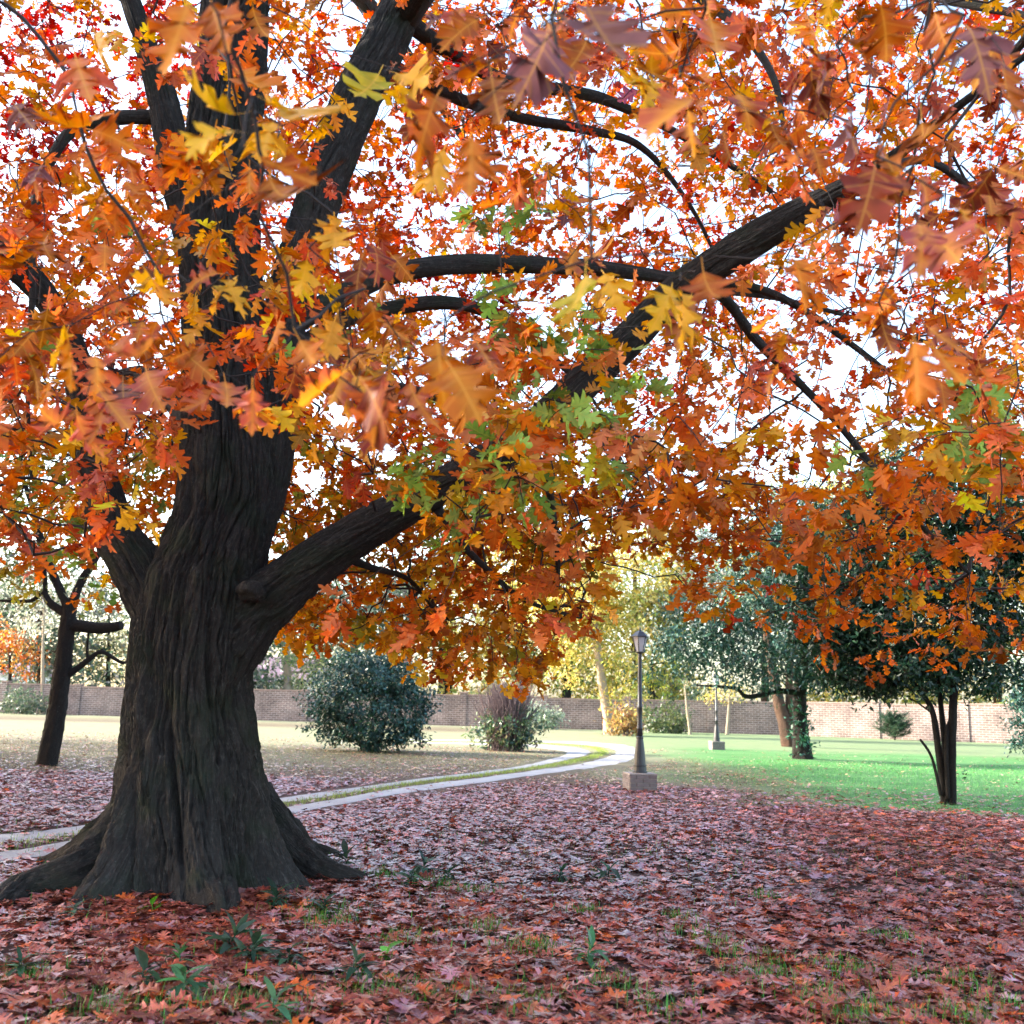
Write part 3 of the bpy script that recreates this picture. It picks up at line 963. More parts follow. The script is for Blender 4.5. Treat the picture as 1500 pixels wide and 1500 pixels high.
# leaves close to the camera: base x, y -> tip x, y in the photo, colour
NEAR = """345 165 245 140 Y;345 195 258 205 Y;400 175 375 240 Y;395 155 490 195 Y;345 205 300 240 Y;350 105 400 150 O;380 230 470 280 B;395 260 430 345 B;
420 215 465 260 B;365 245 365 290 O;320 60 330 95 B;310 5 330 90 B;370 10 385 70 B;275 5 232 120 O;590 120 550 160 Y;580 110 640 130 Y;590 125 600 180 Y;
555 110 525 160 G;640 140 600 230 B;620 160 590 215 M;650 220 620 290 Y;690 200 690 310 O;690 210 730 280 B;720 110 730 190 K;740 90 660 110 B;800 50 770 140 V;
800 60 845 110 V;860 10 910 110 V;660 30 615 20 V;680 10 640 60 P;700 30 640 65 B;860 60 830 130 B;940 110 900 150 Y;960 120 940 150 Y;980 115 920 120 O;
1010 160 1020 240 L;1030 150 930 180 L;1080 140 1110 185 L;1040 130 1010 120 Y;1150 160 1120 160 L;1165 150 1185 180 L;1040 30 1060 100 L;1060 190 1070 250 B;
1250 160 1240 235 V;1215 190 1200 230 P;1210 110 1240 80 O;1225 80 1190 135 P;1290 10 1310 95 B;1370 20 1390 100 B;1460 60 1480 110 L;1470 60 1420 100 L;
1420 40 1450 110 V;1470 100 1480 190 B;1350 180 1360 250 B;1290 225 1306 300 B;1280 250 1264 330 M;1300 230 1330 300 B;1345 260 1370 320 P;1345 275 1320 310 P;
1345 330 1360 400 P;1360 340 1420 395 P;1400 300 1460 350 L;1165 380 1180 440 O;1165 385 1200 425 O;1030 400 1045 470 B;1010 410 1060 450 B;1000 430 1005 500 Y;
985 420 965 470 Y;1010 440 990 505 P;1290 460 1300 520 M;1360 480 1410 520 P;1340 500 1345 600 O;1320 520 1320 560 O;1370 510 1410 570 O;860 405 835 500 G;
885 400 910 450 Y;500 320 460 370 Y;490 330 490 390 Y;520 330 530 370 O;450 380 440 440 Y;530 380 515 450 M;545 360 565 410 M;490 470 465 540 Y;540 440 560 500 B;
250 410 210 440 Y;240 420 245 460 Y;330 420 300 460 Y;335 410 345 450 Y;290 430 270 420 O;320 400 265 410 P;100 490 85 540 Y;100 500 110 580 O;140 520 150 590 L;
160 505 250 560 P;215 545 230 600 P;180 560 180 610 V;290 510 240 530 B;270 520 310 550 B;310 570 290 610 P;330 560 340 610 P;370 570 370 640 P;360 575 350 610 O;
505 540 480 600 L;500 545 430 600 L;520 550 560 610 L;500 545 500 610 L;540 570 590 650 M;560 560 520 640 O;540 600 560 680 M;560 525 590 545 L;550 520 600 530 Y;
640 500 650 590 O;660 540 700 610 O;680 580 690 640 O;600 560 620 630 P;60 240 40 270 V;20 150 50 190 V;110 80 130 150 P;80 90 50 75 P;150 290 130 330 B;
140 50 150 90 Y;10 10 30 30 Y;40 250 70 290 P;410 470 390 520 O;440 500 470 560 O;380 440 420 470 O;230 470 210 520 O;70 560 60 610 O;20 520 30 570 R;
480 400 450 430 O;600 480 570 520 O;560 470 600 500 B;700 500 730 550 P;1130 180 1150 230 B;1180 20 1200 70 O;1000 60 980 110 B;930 40 950 90 B;760 20 740 60 P"""
near_leaves = []      # base, axis, normal, size, colour key
for q in NEAR.replace('\n', '').split(';'):
    bx_, by_, tx_, ty_, k = q.split()
    bx_, by_, tx_, ty_ = map(float, (bx_, by_, tx_, ty_))
    lp = math.hypot(tx_ - bx_, ty_ - by_)
    ln = rng.uniform(0.14, 0.18)
    d = float(np.clip(ln * F / lp * rng.uniform(0.8, 0.97), 2.0, 3.6))
    b = px(bx_, by_, d)
    fl = lp * d / F
    dd = math.sqrt(max(ln ** 2 - fl ** 2, 0.0)) * (1 if rng.random() < 0.35 else -1)
    t = px(tx_, ty_, d + float(np.clip(dd, -0.09, 0.09)))
    near_leaves.append((b, t - b, np.array([0, -1.0, 0.75]) + rng.normal(0, 0.48, 3), np.linalg.norm(t - b) * 0.87, k))
near_clusters = [(b - 0.28 * a, k) for b, a, nn, s, k in near_leaves]
# some more sprays between, 2.8 to 5 m away
N2 = []
for _ in range(400):
    x, y = rng.uniform(-60, 1560), rng.uniform(-30, 590)
    v = int(MID[int(np.clip(y // 100, 0, 8))][int(np.clip(x // 100, 0, 14))])
    if rng.random() < (v / 9.0) and len(N2) < 34 and not (230 < x < 420 and y > 560):
        N2.append((px(x, y, rng.uniform(3.2, 5.0)), wpick([('S', 3), ('O', 3), ('P', 2), ('L', 2), ('D', 1), ('B', 1.5), ('Y', 1), ('M', .7)])))

ATT = np.array(clusters + [p for p, k in near_clusters] + [p for p, k in N2])
nF, nN, n2 = len(clusters), len(near_clusters), len(N2)
# balanced spanning tree: every spray is tied to the nearest limb or spray
pl = np.zeros(len(NODES))
m_ = len(ATT)
best = np.full(m_, 1e9)
par = np.full(m_, -1)
for s in range(0, len(NODES), 200):
    D = np.linalg.norm(ATT[:, None] - NODES[None, s:s + 200], axis=2)
    k = D.argmin(1)
    dm = D[np.arange(m_), k]
    up = dm < best
    best[up] = dm[up]; par[up] = k[up] + s
plen = np.zeros(m_)
done = np.zeros(m_, bool)
cost = best.copy()
order = []
for _ in range(m_):
    i = int(np.argmin(np.where(done, 1e9, cost)))
    done[i] = True
    order.append(i)
    pp = par[i]
    plen[i] = np.linalg.norm(ATT[i] - (NODES[pp] if pp < len(NODES) else ATT[pp - len(NODES)])) + (0 if pp < len(NODES) else plen[pp - len(NODES)])
    c2 = np.linalg.norm(ATT - ATT[i], axis=1) + 0.35 * plen[i]
    up = (~done) & (c2 < cost)
    cost[up] = c2[up]; par[up] = i + len(NODES)
flow = np.ones(m_)
for i in order[::-1]:
    if par[i] >= len(NODES):
        flow[par[i] - len(NODES)] += flow[i]
twigdir = np.zeros((m_, 3))
segs = []
for i in order:
    a = NODES[par[i]] if par[i] < len(NODES) else ATT[par[i] - len(NODES)]
    b = ATT[i]
    d = b - a
    ln = np.linalg.norm(d)
    twigdir[i] = d / max(ln, 1e-6)
    rr_ = 0.0026 * flow[i] ** 0.42
    isnear = i >= nF
    if isnear:
        rr_ *= 0.62
    k = 4 if ln < 0.8 else 7
    t = np.linspace(0, 1, k)
    pts = a + d * t[:, None] + (rng.normal(0, 0.055, (k, 3)) * ln * (t * (1 - t) * 3)[:, None]) + np.array([0, 0, 1]) * (0.10 * ln * t * (1 - t))[:, None]
    segs.append((pts, np.linspace(rr_ * 1.25, rr_, k)))
under(tag(link('twigs', thin_tubes('twigs', segs, 4), M_TWIG), kind='stuff'), oak)

# sprays of leaves
def spray(idx, nl, smin, smax, droop=0.45):
    """leaf base, axis, normal, size arrays for the sprays idx with nl leaves each"""
    base, ax, nr, sz, own = [], [], [], [], []
    for i in idx:
        n = int(rng.integers(nl[0], nl[1] + 1))
        c0, td = ATT[i], twigdir[i]
        td = norm(td * 0.6 + np.append(rng.normal(0, .6, 2), -0.15))
        s = rng.uniform(0, 1, n)
        b = c0 + td * (0.24 * s - 0.05)[:, None] + rng.normal(0, 0.028, (n, 3))
        rad = rng.normal(0, 1, (n, 3)) * np.array([1, 1, 0.35])
        a = norm(norm(rad) * 0.9 + td * 0.55 + np.array([0, 0, -1]) * rng.uniform(0.0, 2 * droop, (n, 1)))
        nn = np.array([0, 0, 1.0]) + rng.normal(0, 0.5, (n, 3))
        base.append(b + a * 0.03); ax.append(a); nr.append(nn); sz.append(rng.uniform(smin, smax, n)); own.append(np.full(n, i))
    return tuple(np.concatenate(q) for q in (base, ax, nr, sz, own))


cl = np.array(clod)
keyf = np.array(ccol)
for lod, tmpl, mat, nl, s0, s1 in ((2, OAK_LO, M_LEAF, (6, 9), .09, .15), (3, OAK_LO, M_LEAF, (6, 10), .08, .13), (1, OAK_MID, M_LEAFV, (6, 10), .11, .17)):
    idx = np.nonzero(cl == lod)[0]
    b, a, nn, sz, own = spray(idx, nl, s0, s1)
    base = np.array([C[k] for k in keyf[own]])
    if lod == 1:   # orange leaves among the green sprays
        mixm = (keyf[own] == 'N') & (rng.random(len(own)) < 0.35)
        base[mixm] = C['D']
    col = np.clip(base * np.exp(rng.normal(0, .3, (len(own), 1))) * np.exp(rng.normal(0, .1, (len(own), 3))), .003, .85)
    under(tag(link('foliage', leaves_mesh('foliage', tmpl, b, a, nn, sz, col, uv=(lod == 1)), mat), kind='stuff'), oak)
    print('leaves', lod, len(own))

# the leaves nearest the camera, one by one
i2 = np.arange(nF + nN, m_)
b, a, nn, sz, own = spray(i2, (4, 6), .13, .18, .7)
for k in range(len(own)):
    near_leaves.append((b[k], a[k], nn[k] + np.array([0, -.5, 0]), sz[k], N2[own[k] - nF - nN][1]))
near_leaves = sorted(near_leaves, key=lambda q: -q[3] / q[0][1])[:300]
V2, T2 = OAK_HI
pet = np.array([(-.008, -.28), (.008, -.28), (.012, 0.02), (-.012, 0.02)])
variants = []
for k in range(16):
    r2 = np.random.default_rng(k + 50)
    Vj = V2 + r2.normal(0, .018, V2.shape) * (np.abs(V2[:, :1]) > .02)
    Vj = Vj * np.where(np.abs(V2[:, :1]) > .2, r2.uniform(.86, 1.14, (len(V2), 1)), 1)
    vv = np.concatenate([Vj, pet])
    tt = np.concatenate([T2, np.array([[0, 1, 2], [0, 2, 3]]) + len(V2)])
    x, y = vv[:, 0] * r2.uniform(.85, 1.1), vv[:, 1]
    x = x + r2.normal(0, .08) * y ** 2
    z = r2.uniform(-.1, .6) * np.abs(vv[:, 0]) + r2.normal(0, .4) * (y ** 2 - .3 * y) + .06 * np.sin(y * 11 + k) * (np.abs(vv[:, 0]) > .15) + .04 * np.sin(vv[:, 0] * 14 + k) + r2.normal(0, .8) * vv[:, 0] ** 2 + r2.normal(0, .5) * vv[:, 0] * y
    variants.append(mesh_np('leaf', np.stack([x, y, z], -1), tt, uv=vv, smooth=True))
    variants[-1].materials.append(M_NEAR)
CORE = dict(L=1.0, P=.55, O=.45, Y=.35, B=.25, M=.1, V=.12, G=.3, S=.4, D=.3, K=.1, R=.2)
for k, (b, a, nn, s, key) in enumerate(near_leaves):
    a = norm(a[None])[0]
    z = nn - a * np.dot(nn, a)
    z = z / np.linalg.norm(z)
    x = np.cross(a, z)
    wq = rng.uniform(.82, 1.08)
    o = link('leaf', variants[k % 16], None)
    o.matrix_world = Matrix(((x[0] * s * wq, a[0] * s, z[0] * s, b[0]), (x[1] * s * wq, a[1] * s, z[1] * s, b[1]), (x[2] * s * wq, a[2] * s, z[2] * s, b[2]), (0, 0, 0, 1)))
    o.parent = oak
    o.matrix_parent_inverse = Matrix.Translation(oak.location).inverted()
    cc = jitter_cols(C[key], 1, .12, .07)[0]
    o.color = (*cc, CORE.get(key, .2) * rng.uniform(.6, 1.0))

# ------------------------------------------------------------------ leafy crowns for the other trees
def crown_points(blobs, n, clump=0.35, nclump=60, shell=0.55):
    """points gathered in clumps inside a union of ellipsoids (cx,cy,cz,rx,ry,rz)"""
    blobs = np.array(blobs, float)
    w = blobs[:, 3] * blobs[:, 4] * blobs[:, 5]
    w = w ** 0.8 / (w ** 0.8).sum()
    k = rng.choice(len(blobs), nclump, p=w)
    d = norm(rng.normal(0, 1, (nclump, 3)))
    rad = (shell + (1 - shell) * rng.random((nclump, 1)) ** 0.7)
    cen = blobs[k, :3] + d * rad * blobs[k, 3:]
    j = rng.integers(0, nclump, n)
    cs = clump * rng.uniform(.6, 1.4, (nclump, 1))
    P = cen[j] + rng.normal(0, 1, (n, 3)) * cs[j] * np.array([1, 1, .6])
    out = norm(cen[j] - blobs[k[j], :3] + rng.normal(0, .2, (n, 3)))
    return P, out, cen, j


def crown_mesh(name, blobs, n, size, cols, clump=.35, nclump=60, shell=.55, up=.8, tmpl=OVAL, colv=.22):
    P, out, cen, j = crown_points(blobs, n, clump, nclump, shell)
    a = norm(rng.normal(0, 1, (n, 3)) + np.array([0, 0, -.35]) + out * .5)
    nn = out * .9 + np.array([0, 0, up]) + rng.normal(0, .5, (n, 3))
    cols = np.array(cols)
    ck = rng.integers(0, len(cols), len(cen))
    base = np.where(rng.random((n, 1)) < .65, cols[ck[j]], cols[rng.integers(0, len(cols), n)])
    col = np.clip(base * np.exp(rng.normal(0, colv, (n, 1))) * np.exp(rng.normal(0, .08, (n, 3))), .002, .85)
    return leaves_mesh(name, tmpl, P, a, nn, rng.uniform(size[0], size[1], n), col, uv=False), cen


def simple_tree(name, base, label, cat, blobs, n, size, cols, trunk, mat, leafmat, group=None, clump=.5, nclump=60, limbs=7, shell=.5, seed=0, up=.8, colv=.22):
    """trunk: list of (dx, dy, z, r); blobs relative to base"""
    t = thing(name, tuple(float(q) for q in base), label, cat, group)
    P_ = [np.array(p[:3]) for p in trunk]
    R_ = [p[3] for p in trunk]
    link('trunk', tube('trunk', P_, R_, .12, 18, .1, .12, seed, 5), mat, t)
    me, cen = crown_mesh('crown', blobs, n, size, cols, clump, nclump, shell, up, colv=colv)
    o = tag(link('crown', me, leafmat, t), kind='stuff')
    top, rt = P_[-1], R_[-1]
    pk, rk = resample(P_, R_, .3)
    hi = pk[:, 2] > pk[:, 2].max() * .45
    pk, rk = pk[hi], rk[hi]
    ids = rng.choice(len(cen), min(limbs, len(cen)), replace=False)
    segs_ = []
    for i in ids:
        q = cen[i]
        c = np.linalg.norm(pk - q, axis=1) + np.maximum(0, pk[:, 2] - q[2]) * 1.5
        k = int(np.argmin(c))
        a_ = pk[k]
        t_ = np.linspace(0, 1, 6)
        pts = a_ + (q - a_) * t_[:, None] + rng.normal(0, .05, (6, 3)) * np.linalg.norm(q - a_) * (t_ * (1 - t_) * 3)[:, None]
        segs_.append((pts, np.linspace(rk[k] * .5, .012, 6)))
    tag(link('branches', thin_tubes('branches', segs_, 6), mat if mat is not M_BARK else M_TWIG, t), kind='stuff')
    return t


DG = [srgb(24, 52, 34), srgb(34, 66, 42), srgb(18, 40, 28), srgb(42, 72, 50)]          # dark evergreen
BG = [srgb(34, 66, 60), srgb(46, 80, 74), srgb(26, 52, 46), srgb(60, 94, 86)]        # blue green
PG = [srgb(118, 128, 108), srgb(92, 112, 88), srgb(140, 134, 126), srgb(76, 98, 80)]   # pale grey green
YG = [srgb(176, 158, 66), srgb(188, 168, 82), srgb(132, 138, 62), srgb(200, 182, 108)]  # yellow
OL = [srgb(120, 130, 60), srgb(146, 140, 66), srgb(96, 116, 60), srgb(160, 130, 60)]    # olive
OR = [srgb(216, 130, 40), srgb(200, 100, 40), srgb(226, 160, 60)]


def at(x, y):
    return pxg(x, y)


# multi-stemmed evergreen on the edge of the lawn
b0 = at(1383, 1178)
ev = thing('evergreen_tree', tuple(b0), 'dark evergreen with several slender stems rising from one foot at the lawn edge', 'tree')
S = lambda x, y, d: px(x, y, float(b0[1]) + d) - b0
for pts, rd in (([S(1385, 1185, 0), S(1375, 1100, .05), S(1365, 1040, .0), S(1345, 1010, -.1), S(1310, 960, -.2)], [.10, .085, .07, .06, .03]),
                ([S(1388, 1185, .1), S(1384, 1090, .1), S(1377, 1020, .15), S(1372, 930, .2)], [.10, .08, .06, .03]),
                ([S(1394, 1185, .0), S(1394, 1090, -.05), S(1398, 1000, -.1), S(1404, 900, -.1), S(1406, 760, 0)], [.12, .11, .10, .08, .04]),
                ([S(1388, 1170, -.1), S(1386, 1080, -.1), S(1392, 1052, -.05)], [.06, .045, .03]),
                ([S(1378, 1165, -.05), S(1365, 1110, -.1), S(1348, 1083, -.15)], [.045, .035, .03]),
                ([S(1362, 1042, 0), S(1345, 1030, 0), S(1332, 1022, 0)], [.025, .018, .01])):
    link('stem', tube('stem', pts, [q_ * .72 for q_ in rd], .06, 18, .08, .08, rd[0] * 90, 5), M_BARK3 if False else M_BARK2, ev)
blobs = []
for x, y, r_, d in ((1260, 900, 85, .2), (1350, 860, 110, .4), (1440, 880, 80, .3), (1300, 770, 95, .6), (1400, 760, 100, .5), (1480, 800, 90, .4), (1230, 975, 55, .0), (1320, 965, 60, -.2),
                    (1200, 850, 60, .5), (1480, 930, 60, .6), (1550, 860, 90, .5), (1440, 985, 42, .0), (1260, 965, 62, .1), (1345, 955, 66, .2), (1420, 945, 55, .2), (1280, 1000, 36, .2), (1200, 930, 50, .3), (1360, 1000, 34, .5), (1490, 1000, 40, .4), (1330, 700, 80, .5), (1430, 690, 80, .6), (1250, 760, 60, .6)):
    c = S(x, y, d)
    rm = r_ * float(b0[1]) / F
    blobs.append((*c, rm, rm * 1.1, rm * .9))
me, _ = crown_mesh('crown', blobs, 60000, (.085, .145), DG, .2, 560, .12)
tag(link('crown', me, M_GLOSS, ev), kind='stuff')
# sucker twig at the foot
me, _ = crown_mesh('sucker_shoot', [(*S(1410, 1135, -.1), .14, .1, .08)], 16, (.06, .1), DG, .04, 8)
tag(link('sucker_shoot', me, M_GLOSS, ev))

# evergreen with ivy on its trunk, further back
b0 = at(1174, 1112)
D0 = float(b0[1])
S = lambda x, y, d: px(x, y, D0 + d) - b0
mg = thing('evergreen_tree', tuple(b0), 'broad glossy evergreen with ivy clad trunk behind the lamp posts', 'tree')
link('trunk', tube('trunk', [S(1176, 1116, 0), S(1172, 1060, 0), S(1172, 1010, 0), S(1180, 940, 0), S(1190, 860, 0)], [.36, .25, .23, .2, .1], .1, 22, .1, .1, 3, 5), M_BARK2, mg)
link('branch', tube('branch', [S(1172, 1015, 0), S(1140, 1012, -.3), S(1115, 1018, -.6), S(1092, 1020, -.8), S(1075, 1008, -1.0), S(1020, 1004, -1.2)], [.12, .10, .085, .08, .06, .025], .1, 14, .08, .1, 8, 5), M_BARK2, mg)
blobs = []
for x, y, r_, d in ((1000, 930, 62, -.8), (1055, 915, 50, -.6), (1125, 880, 70, 0), (1050, 970, 42, -1.2), (1120, 960, 62, -1), (980, 985, 32, -1), (1180, 940, 70, -.5), (1190, 840, 80, .2), (1230, 900, 70, 0),
                    (1110, 800, 50, .6), (1200, 770, 80, .4), (1180, 1000, 32, -.6), (1240, 990, 36, -.4), (1140, 780, 70, .6)):
    c = S(x, y, d)
    rm = r_ * D0 / F
    blobs.append((*c, rm, rm * 1.1, rm * .85))
me, _ = crown_mesh('crown', blobs, 32000, (.12, .2), [srgb(32, 64, 48), srgb(48, 82, 68), srgb(26, 50, 38), srgb(66, 94, 84)], .36, 260, .3)
tag(link('crown', me, M_GLOSS, mg), kind='stuff')
me, _ = crown_mesh('ivy', [(*S(1172, 1070, -.1), .28, .3, .95)], 420, (.12, .2), [srgb(40, 84, 60), srgb(56, 100, 80)], .12, 40, .8)
tag(link('ivy', me, M_GLOSS, mg), kind='stuff')

# leaning pair of brown trunks behind it
b0 = at(1155, 1094)
D1 = float(b0[1])
S = lambda x, y, d: px(x, y, D1 + d) - b0
tt = thing('twin_trunk_tree', tuple(b0), 'tree with two leaning brown trunks behind the ivy clad evergreen', 'tree')
link('trunk', tube('trunk', [S(1156, 1097, 0), S(1149, 1060, 0), S(1139, 1020, 0), S(1125, 940, 0), S(1118, 860, 0)], [.34, .3, .26, .2, .1], .1, 18, .1, .1, 1, 5), M_BARK3, tt)
link('trunk', tube('trunk', [S(1160, 1097, .1), S(1158, 1050, .1), S(1156, 1010, .1), S(1160, 930, 0), S(1172, 850, 0)], [.24, .2, .18, .15, .08], .1, 18, .1, .1, 6, 5), M_BARK3, tt)
me, _ = crown_mesh('crown', [(*S(1120, 850, 0), 2.4, 2.4, 2.0), (*S(1180, 820, 0), 2.6, 2.4, 2.2), (*S(1140, 760, 0), 2.4, 2.4, 2.0)], 4000, (.2, .32), OL, .5, 70, .4)
tag(link('crown', me, M_GREEN, tt), kind='stuff')

# leaning tree on the left
b0 = at(66, 1122)
DL = float(b0[1])
S = lambda x, y, d: px(x, y, DL + d) - b0
lt = thing('leaning_tree', tuple(b0), 'dark leaning tree with crooked branches beyond the path', 'tree')
link('trunk', tube('trunk', [S(66, 1128, 0), S(70, 1110, 0), S(82, 1050, 0), S(90, 990, 0), S(95, 950, 0), S(100, 905, 0), S(104, 880, 0)], [.27, .215, .20, .19, .175, .165, .13], .06, 26, .12, .08, 2, 6), M_BARK2, lt)
for pts, rd in (([S(96, 915, 0), S(120, 918, 0), S(150, 920, 0), S(178, 916, -.1)], [.14, .14, .13, .10]),
                ([S(100, 900, 0), S(75, 885, 0), S(62, 868, .1), S(45, 880, .2), S(0, 880, .4)], [.12, .09, .06, .045, .03]),
                ([S(66, 870, .1), S(66, 850, .1), S(60, 800, .2), S(30, 740, .3)], [.06, .05, .045, .02]),
                ([S(96, 990, 0), S(115, 978, 0), S(135, 962, 0), S(150, 955, 0), S(180, 971, 0), S(190, 960, 0), S(205, 930, 0)], [.09, .07, .06, .045, .035, .03, .02]),
                ([S(128, 967, 0), S(128, 945, 0), S(130, 925, 0)], [.035, .025, .02]),
                ([S(104, 890, 0), S(120, 850, .1), S(150, 800, .3), S(170, 730, .5)], [.12, .09, .06, .03]),
                ([S(100, 890, 0), S(70, 820, .3), S(40, 720, .6), S(10, 640, .8)], [.11, .08, .055, .025])):
    link('branch', tube('branch', pts, rd, .06, 12, .08, .12, rd[0] * 77, 4), M_BARK2, lt)
blobs = [(*S(x, y, d), r_ * DL / F, r_ * DL / F, r_ * DL / F * .8) for x, y, r_, d in ((30, 840, 60, .5), (110, 860, 45, .4), (20, 720, 80, .8), (140, 760, 70, .6), (70, 640, 90, 1.0), (-70, 800, 80, .6), (190, 680, 60, .8))]
me, _ = crown_mesh('crown', blobs, 3800, (.10, .18), OL + PG[:2], .3, 110, .3)
tag(link('crown', me, M_GREEN, lt), kind='stuff')

# ---- shrubs on the lawn
def shrub(name, x, y, label, blobs_px, n, size, cols, mat, clump, nclump, shell=.6, stems=8, twigs=None, dy=0.0):
    b0 = at(x, y)
    d = float(b0[1])
    t = thing(name, tuple(b0), label, 'shrub')
    bl = []
    for cx, cy_, rx, ry, dd in blobs_px:
        c = px(cx, cy_, d + dd) - b0
        bl.append((*c, rx * d / F, rx * d / F, ry * d / F))
    me, cen = crown_mesh('foliage', bl, n, size, cols, clump, nclump, shell)
    tag(link('foliage', me, mat, t), kind='stuff')
    sg = []
    for i in rng.choice(len(cen), min(stems, len(cen)), replace=False):
        q = cen[i]
        t_ = np.linspace(0, 1, 5)[:, None]
        a_ = np.array([rng.normal(0, .1), rng.normal(0, .1), -.05])
        sg.append((a_ + (q - a_) * t_ + rng.normal(0, .04, (5, 3)) * t_, np.linspace(.045, .01, 5)))
    if twigs:
        for _ in range(twigs[0]):
            a_ = np.array([rng.normal(0, .2), rng.normal(0, .2), 0])
            e = np.array([rng.normal(0, twigs[1]), rng.normal(0, twigs[1]), twigs[2] * rng.uniform(.75, 1.05)])
            t_ = np.linspace(0, 1, 5)[:, None]
            sg.append((a_ + e * t_ + rng.normal(0, .06, (5, 3)) * t_, np.linspace(.018, .006, 5)))
    tag(link('stems', thin_tubes('stems', sg, 5), M_TWIGP if twigs else M_TWIG, t), kind='stuff')
    return t


shrub('evergreen_shrub', 540, 1101, 'big round dark blue green evergreen shrub on the pale grass', [(540, 1040, 82, 50, 0), (540, 1076, 72, 20, 0), (535, 1010, 78, 45, 0), (548, 985, 62, 32, 0), (500, 1045, 40, 36, -.3), (590, 1045, 42, 40, -.2), (470, 1030, 24, 20, 0), (612, 1020, 22, 22, 0), (520, 960, 22, 14, 0), (575, 965, 26, 16, 0), (600, 1080, 30, 14, 0), (470, 1070, 22, 16, 0)],
      17000, (.10, .17), BG + DG[:2], M_GLOSS, .18, 320, .6, 10)
shrub('half_bare_shrub', 742, 1100, 'half bare shrub with grey twigs on top and green leaves below', [(728, 1072, 36, 26, 0), (750, 1062, 40, 34, 0), (712, 1070, 20, 16, -.2), (765, 1075, 26, 22, 0)], 2600, (.12, .2),
      [srgb(52, 84, 60), srgb(90, 110, 70), srgb(70, 92, 84), srgb(120, 120, 84)], M_GREEN, .16, 110, .5, 12, twigs=(520, .5, 2.3))
shrub('evergreen_shrub', 1520, 1112, 'tall blue green evergreen shrub at the edge of the lawn', [(1518, 1050, 40, 50, 0), (1512, 1020, 34, 30, 0), (1530, 985, 34, 28, .3), (1500, 1080, 22, 22, 0)], 6000, (.12, .2), BG, M_GLOSS, .2, 140, .5)

# ---- far trees and shrubs before and behind the wall
def far_tree(name, x, y, label, tw, lean, top, blobs_px, n, size, cols, mat=M_BARK2, leafmat=None, clump=.7, nclump=60, limbs=9, group=None, dist=None, shell=.3):
    b0 = at(x, y) if dist is None else px(x, y, dist)
    b0 = np.array([b0[0], b0[1], 0.0])
    d = float(b0[1])
    y0 = project(b0)[1]
    rw = tw / 2 * d / F
    tp_ = px(x + lean, top, d) - b0
    tk = [(0, 0, -.1, rw * 1.5), (tp_[0] * .12, 0, tp_[2] * .12, rw * 1.05), (tp_[0] * .55, 0, tp_[2] * .5, rw * .9), (tp_[0], 0, tp_[2], rw * .35)]
    bl = [(*(px(cx, cy_, d + dd) - b0), rx * d / F, rx * d / F, ry * d / F) for cx, cy_, rx, ry, dd in blobs_px]
    return simple_tree(name, b0, label, 'tree', bl, n, size, cols, tk, mat, leafmat or M_GREEN, group, clump, nclump, limbs, shell, seed=x * .37)


far_tree('yellow_tree', 893, 1076, 'slender yellow leaved tree with pale leaning trunk', 13, -30, 840, [(860, 880, 50, 50, 0), (820, 900, 50, 45, 1), (900, 900, 40, 55, 0), (840, 960, 45, 40, .5), (910, 970, 36, 45, 0), (870, 820, 60, 40, 1), (800, 830, 60, 50, 2), (905, 1030, 26, 28, -.3)],
         12000, (.2, .34), YG, M_BARKP, clump=.6, nclump=170)
far_tree('pale_tree', 985, 1064, 'pale grey green leafy tree behind the lamp posts', 16, 10, 820, [(1000, 850, 60, 70, 0), (960, 900, 50, 50, 0), (1050, 820, 60, 60, 1), (1010, 780, 60, 45, 1), (975, 960, 36, 40, 0)],
         11000, (.22, .36), PG, M_BARK2, clump=.7, nclump=140)
far_tree('dark_trunk_tree', 651, 1056, 'grey green tree with thick dark trunk behind the shrubs', 21, 4, 800, [(640, 900, 80, 60, 0), (580, 880, 70, 60, 0), (700, 880, 70, 60, 1), (640, 800, 90, 70, 1), (560, 930, 50, 36, 0), (720, 950, 40, 40, 0)],
         10000, (.24, .38), [srgb(86, 110, 94), srgb(104, 124, 112), srgb(70, 96, 80)], M_BARK2, clump=.8, nclump=110)
far_tree('wall_tree', 826, 1062, 'green tree with leaning trunk in front of the brick wall', 13, 14, 900, [(835, 985, 34, 26, 0), (800, 960, 40, 34, 0), (850, 930, 50, 40, 1)], 3000, (.2, .34), [srgb(90, 130, 60), srgb(120, 150, 70), srgb(70, 110, 60)], M_BARK2, clump=.5, nclump=60)
far_tree('holly_tree', 955, 1066, 'yellow green bushy tree by the wall left of the far lamp', 8, 0, 960, [(950, 1010, 30, 34, 0), (975, 990, 34, 36, 0), (940, 1045, 22, 22, 0)], 3000, (.18, .3), [srgb(170, 176, 70), srgb(120, 140, 60), srgb(200, 190, 90)], M_BARK2, clump=.4, nclump=60)
far_tree('sapling', 1011, 1076, 'thin bare pale sapling in front of the brick wall', 4, -8, 1005, [(1005, 1000, 12, 10, 0)], 60, (.14, .22), PG, M_BARKP, clump=.3, nclump=14, limbs=10)
far_tree('forked_sapling', 1065, 1076, 'thin forked sapling with golden leaves near the far lamp', 5, 4, 1010, [(1070, 1012, 26, 14, 0), (1045, 1020, 18, 12, 0)], 500, (.14, .24), YG, M_BARKP, clump=.35, nclump=30, limbs=10)
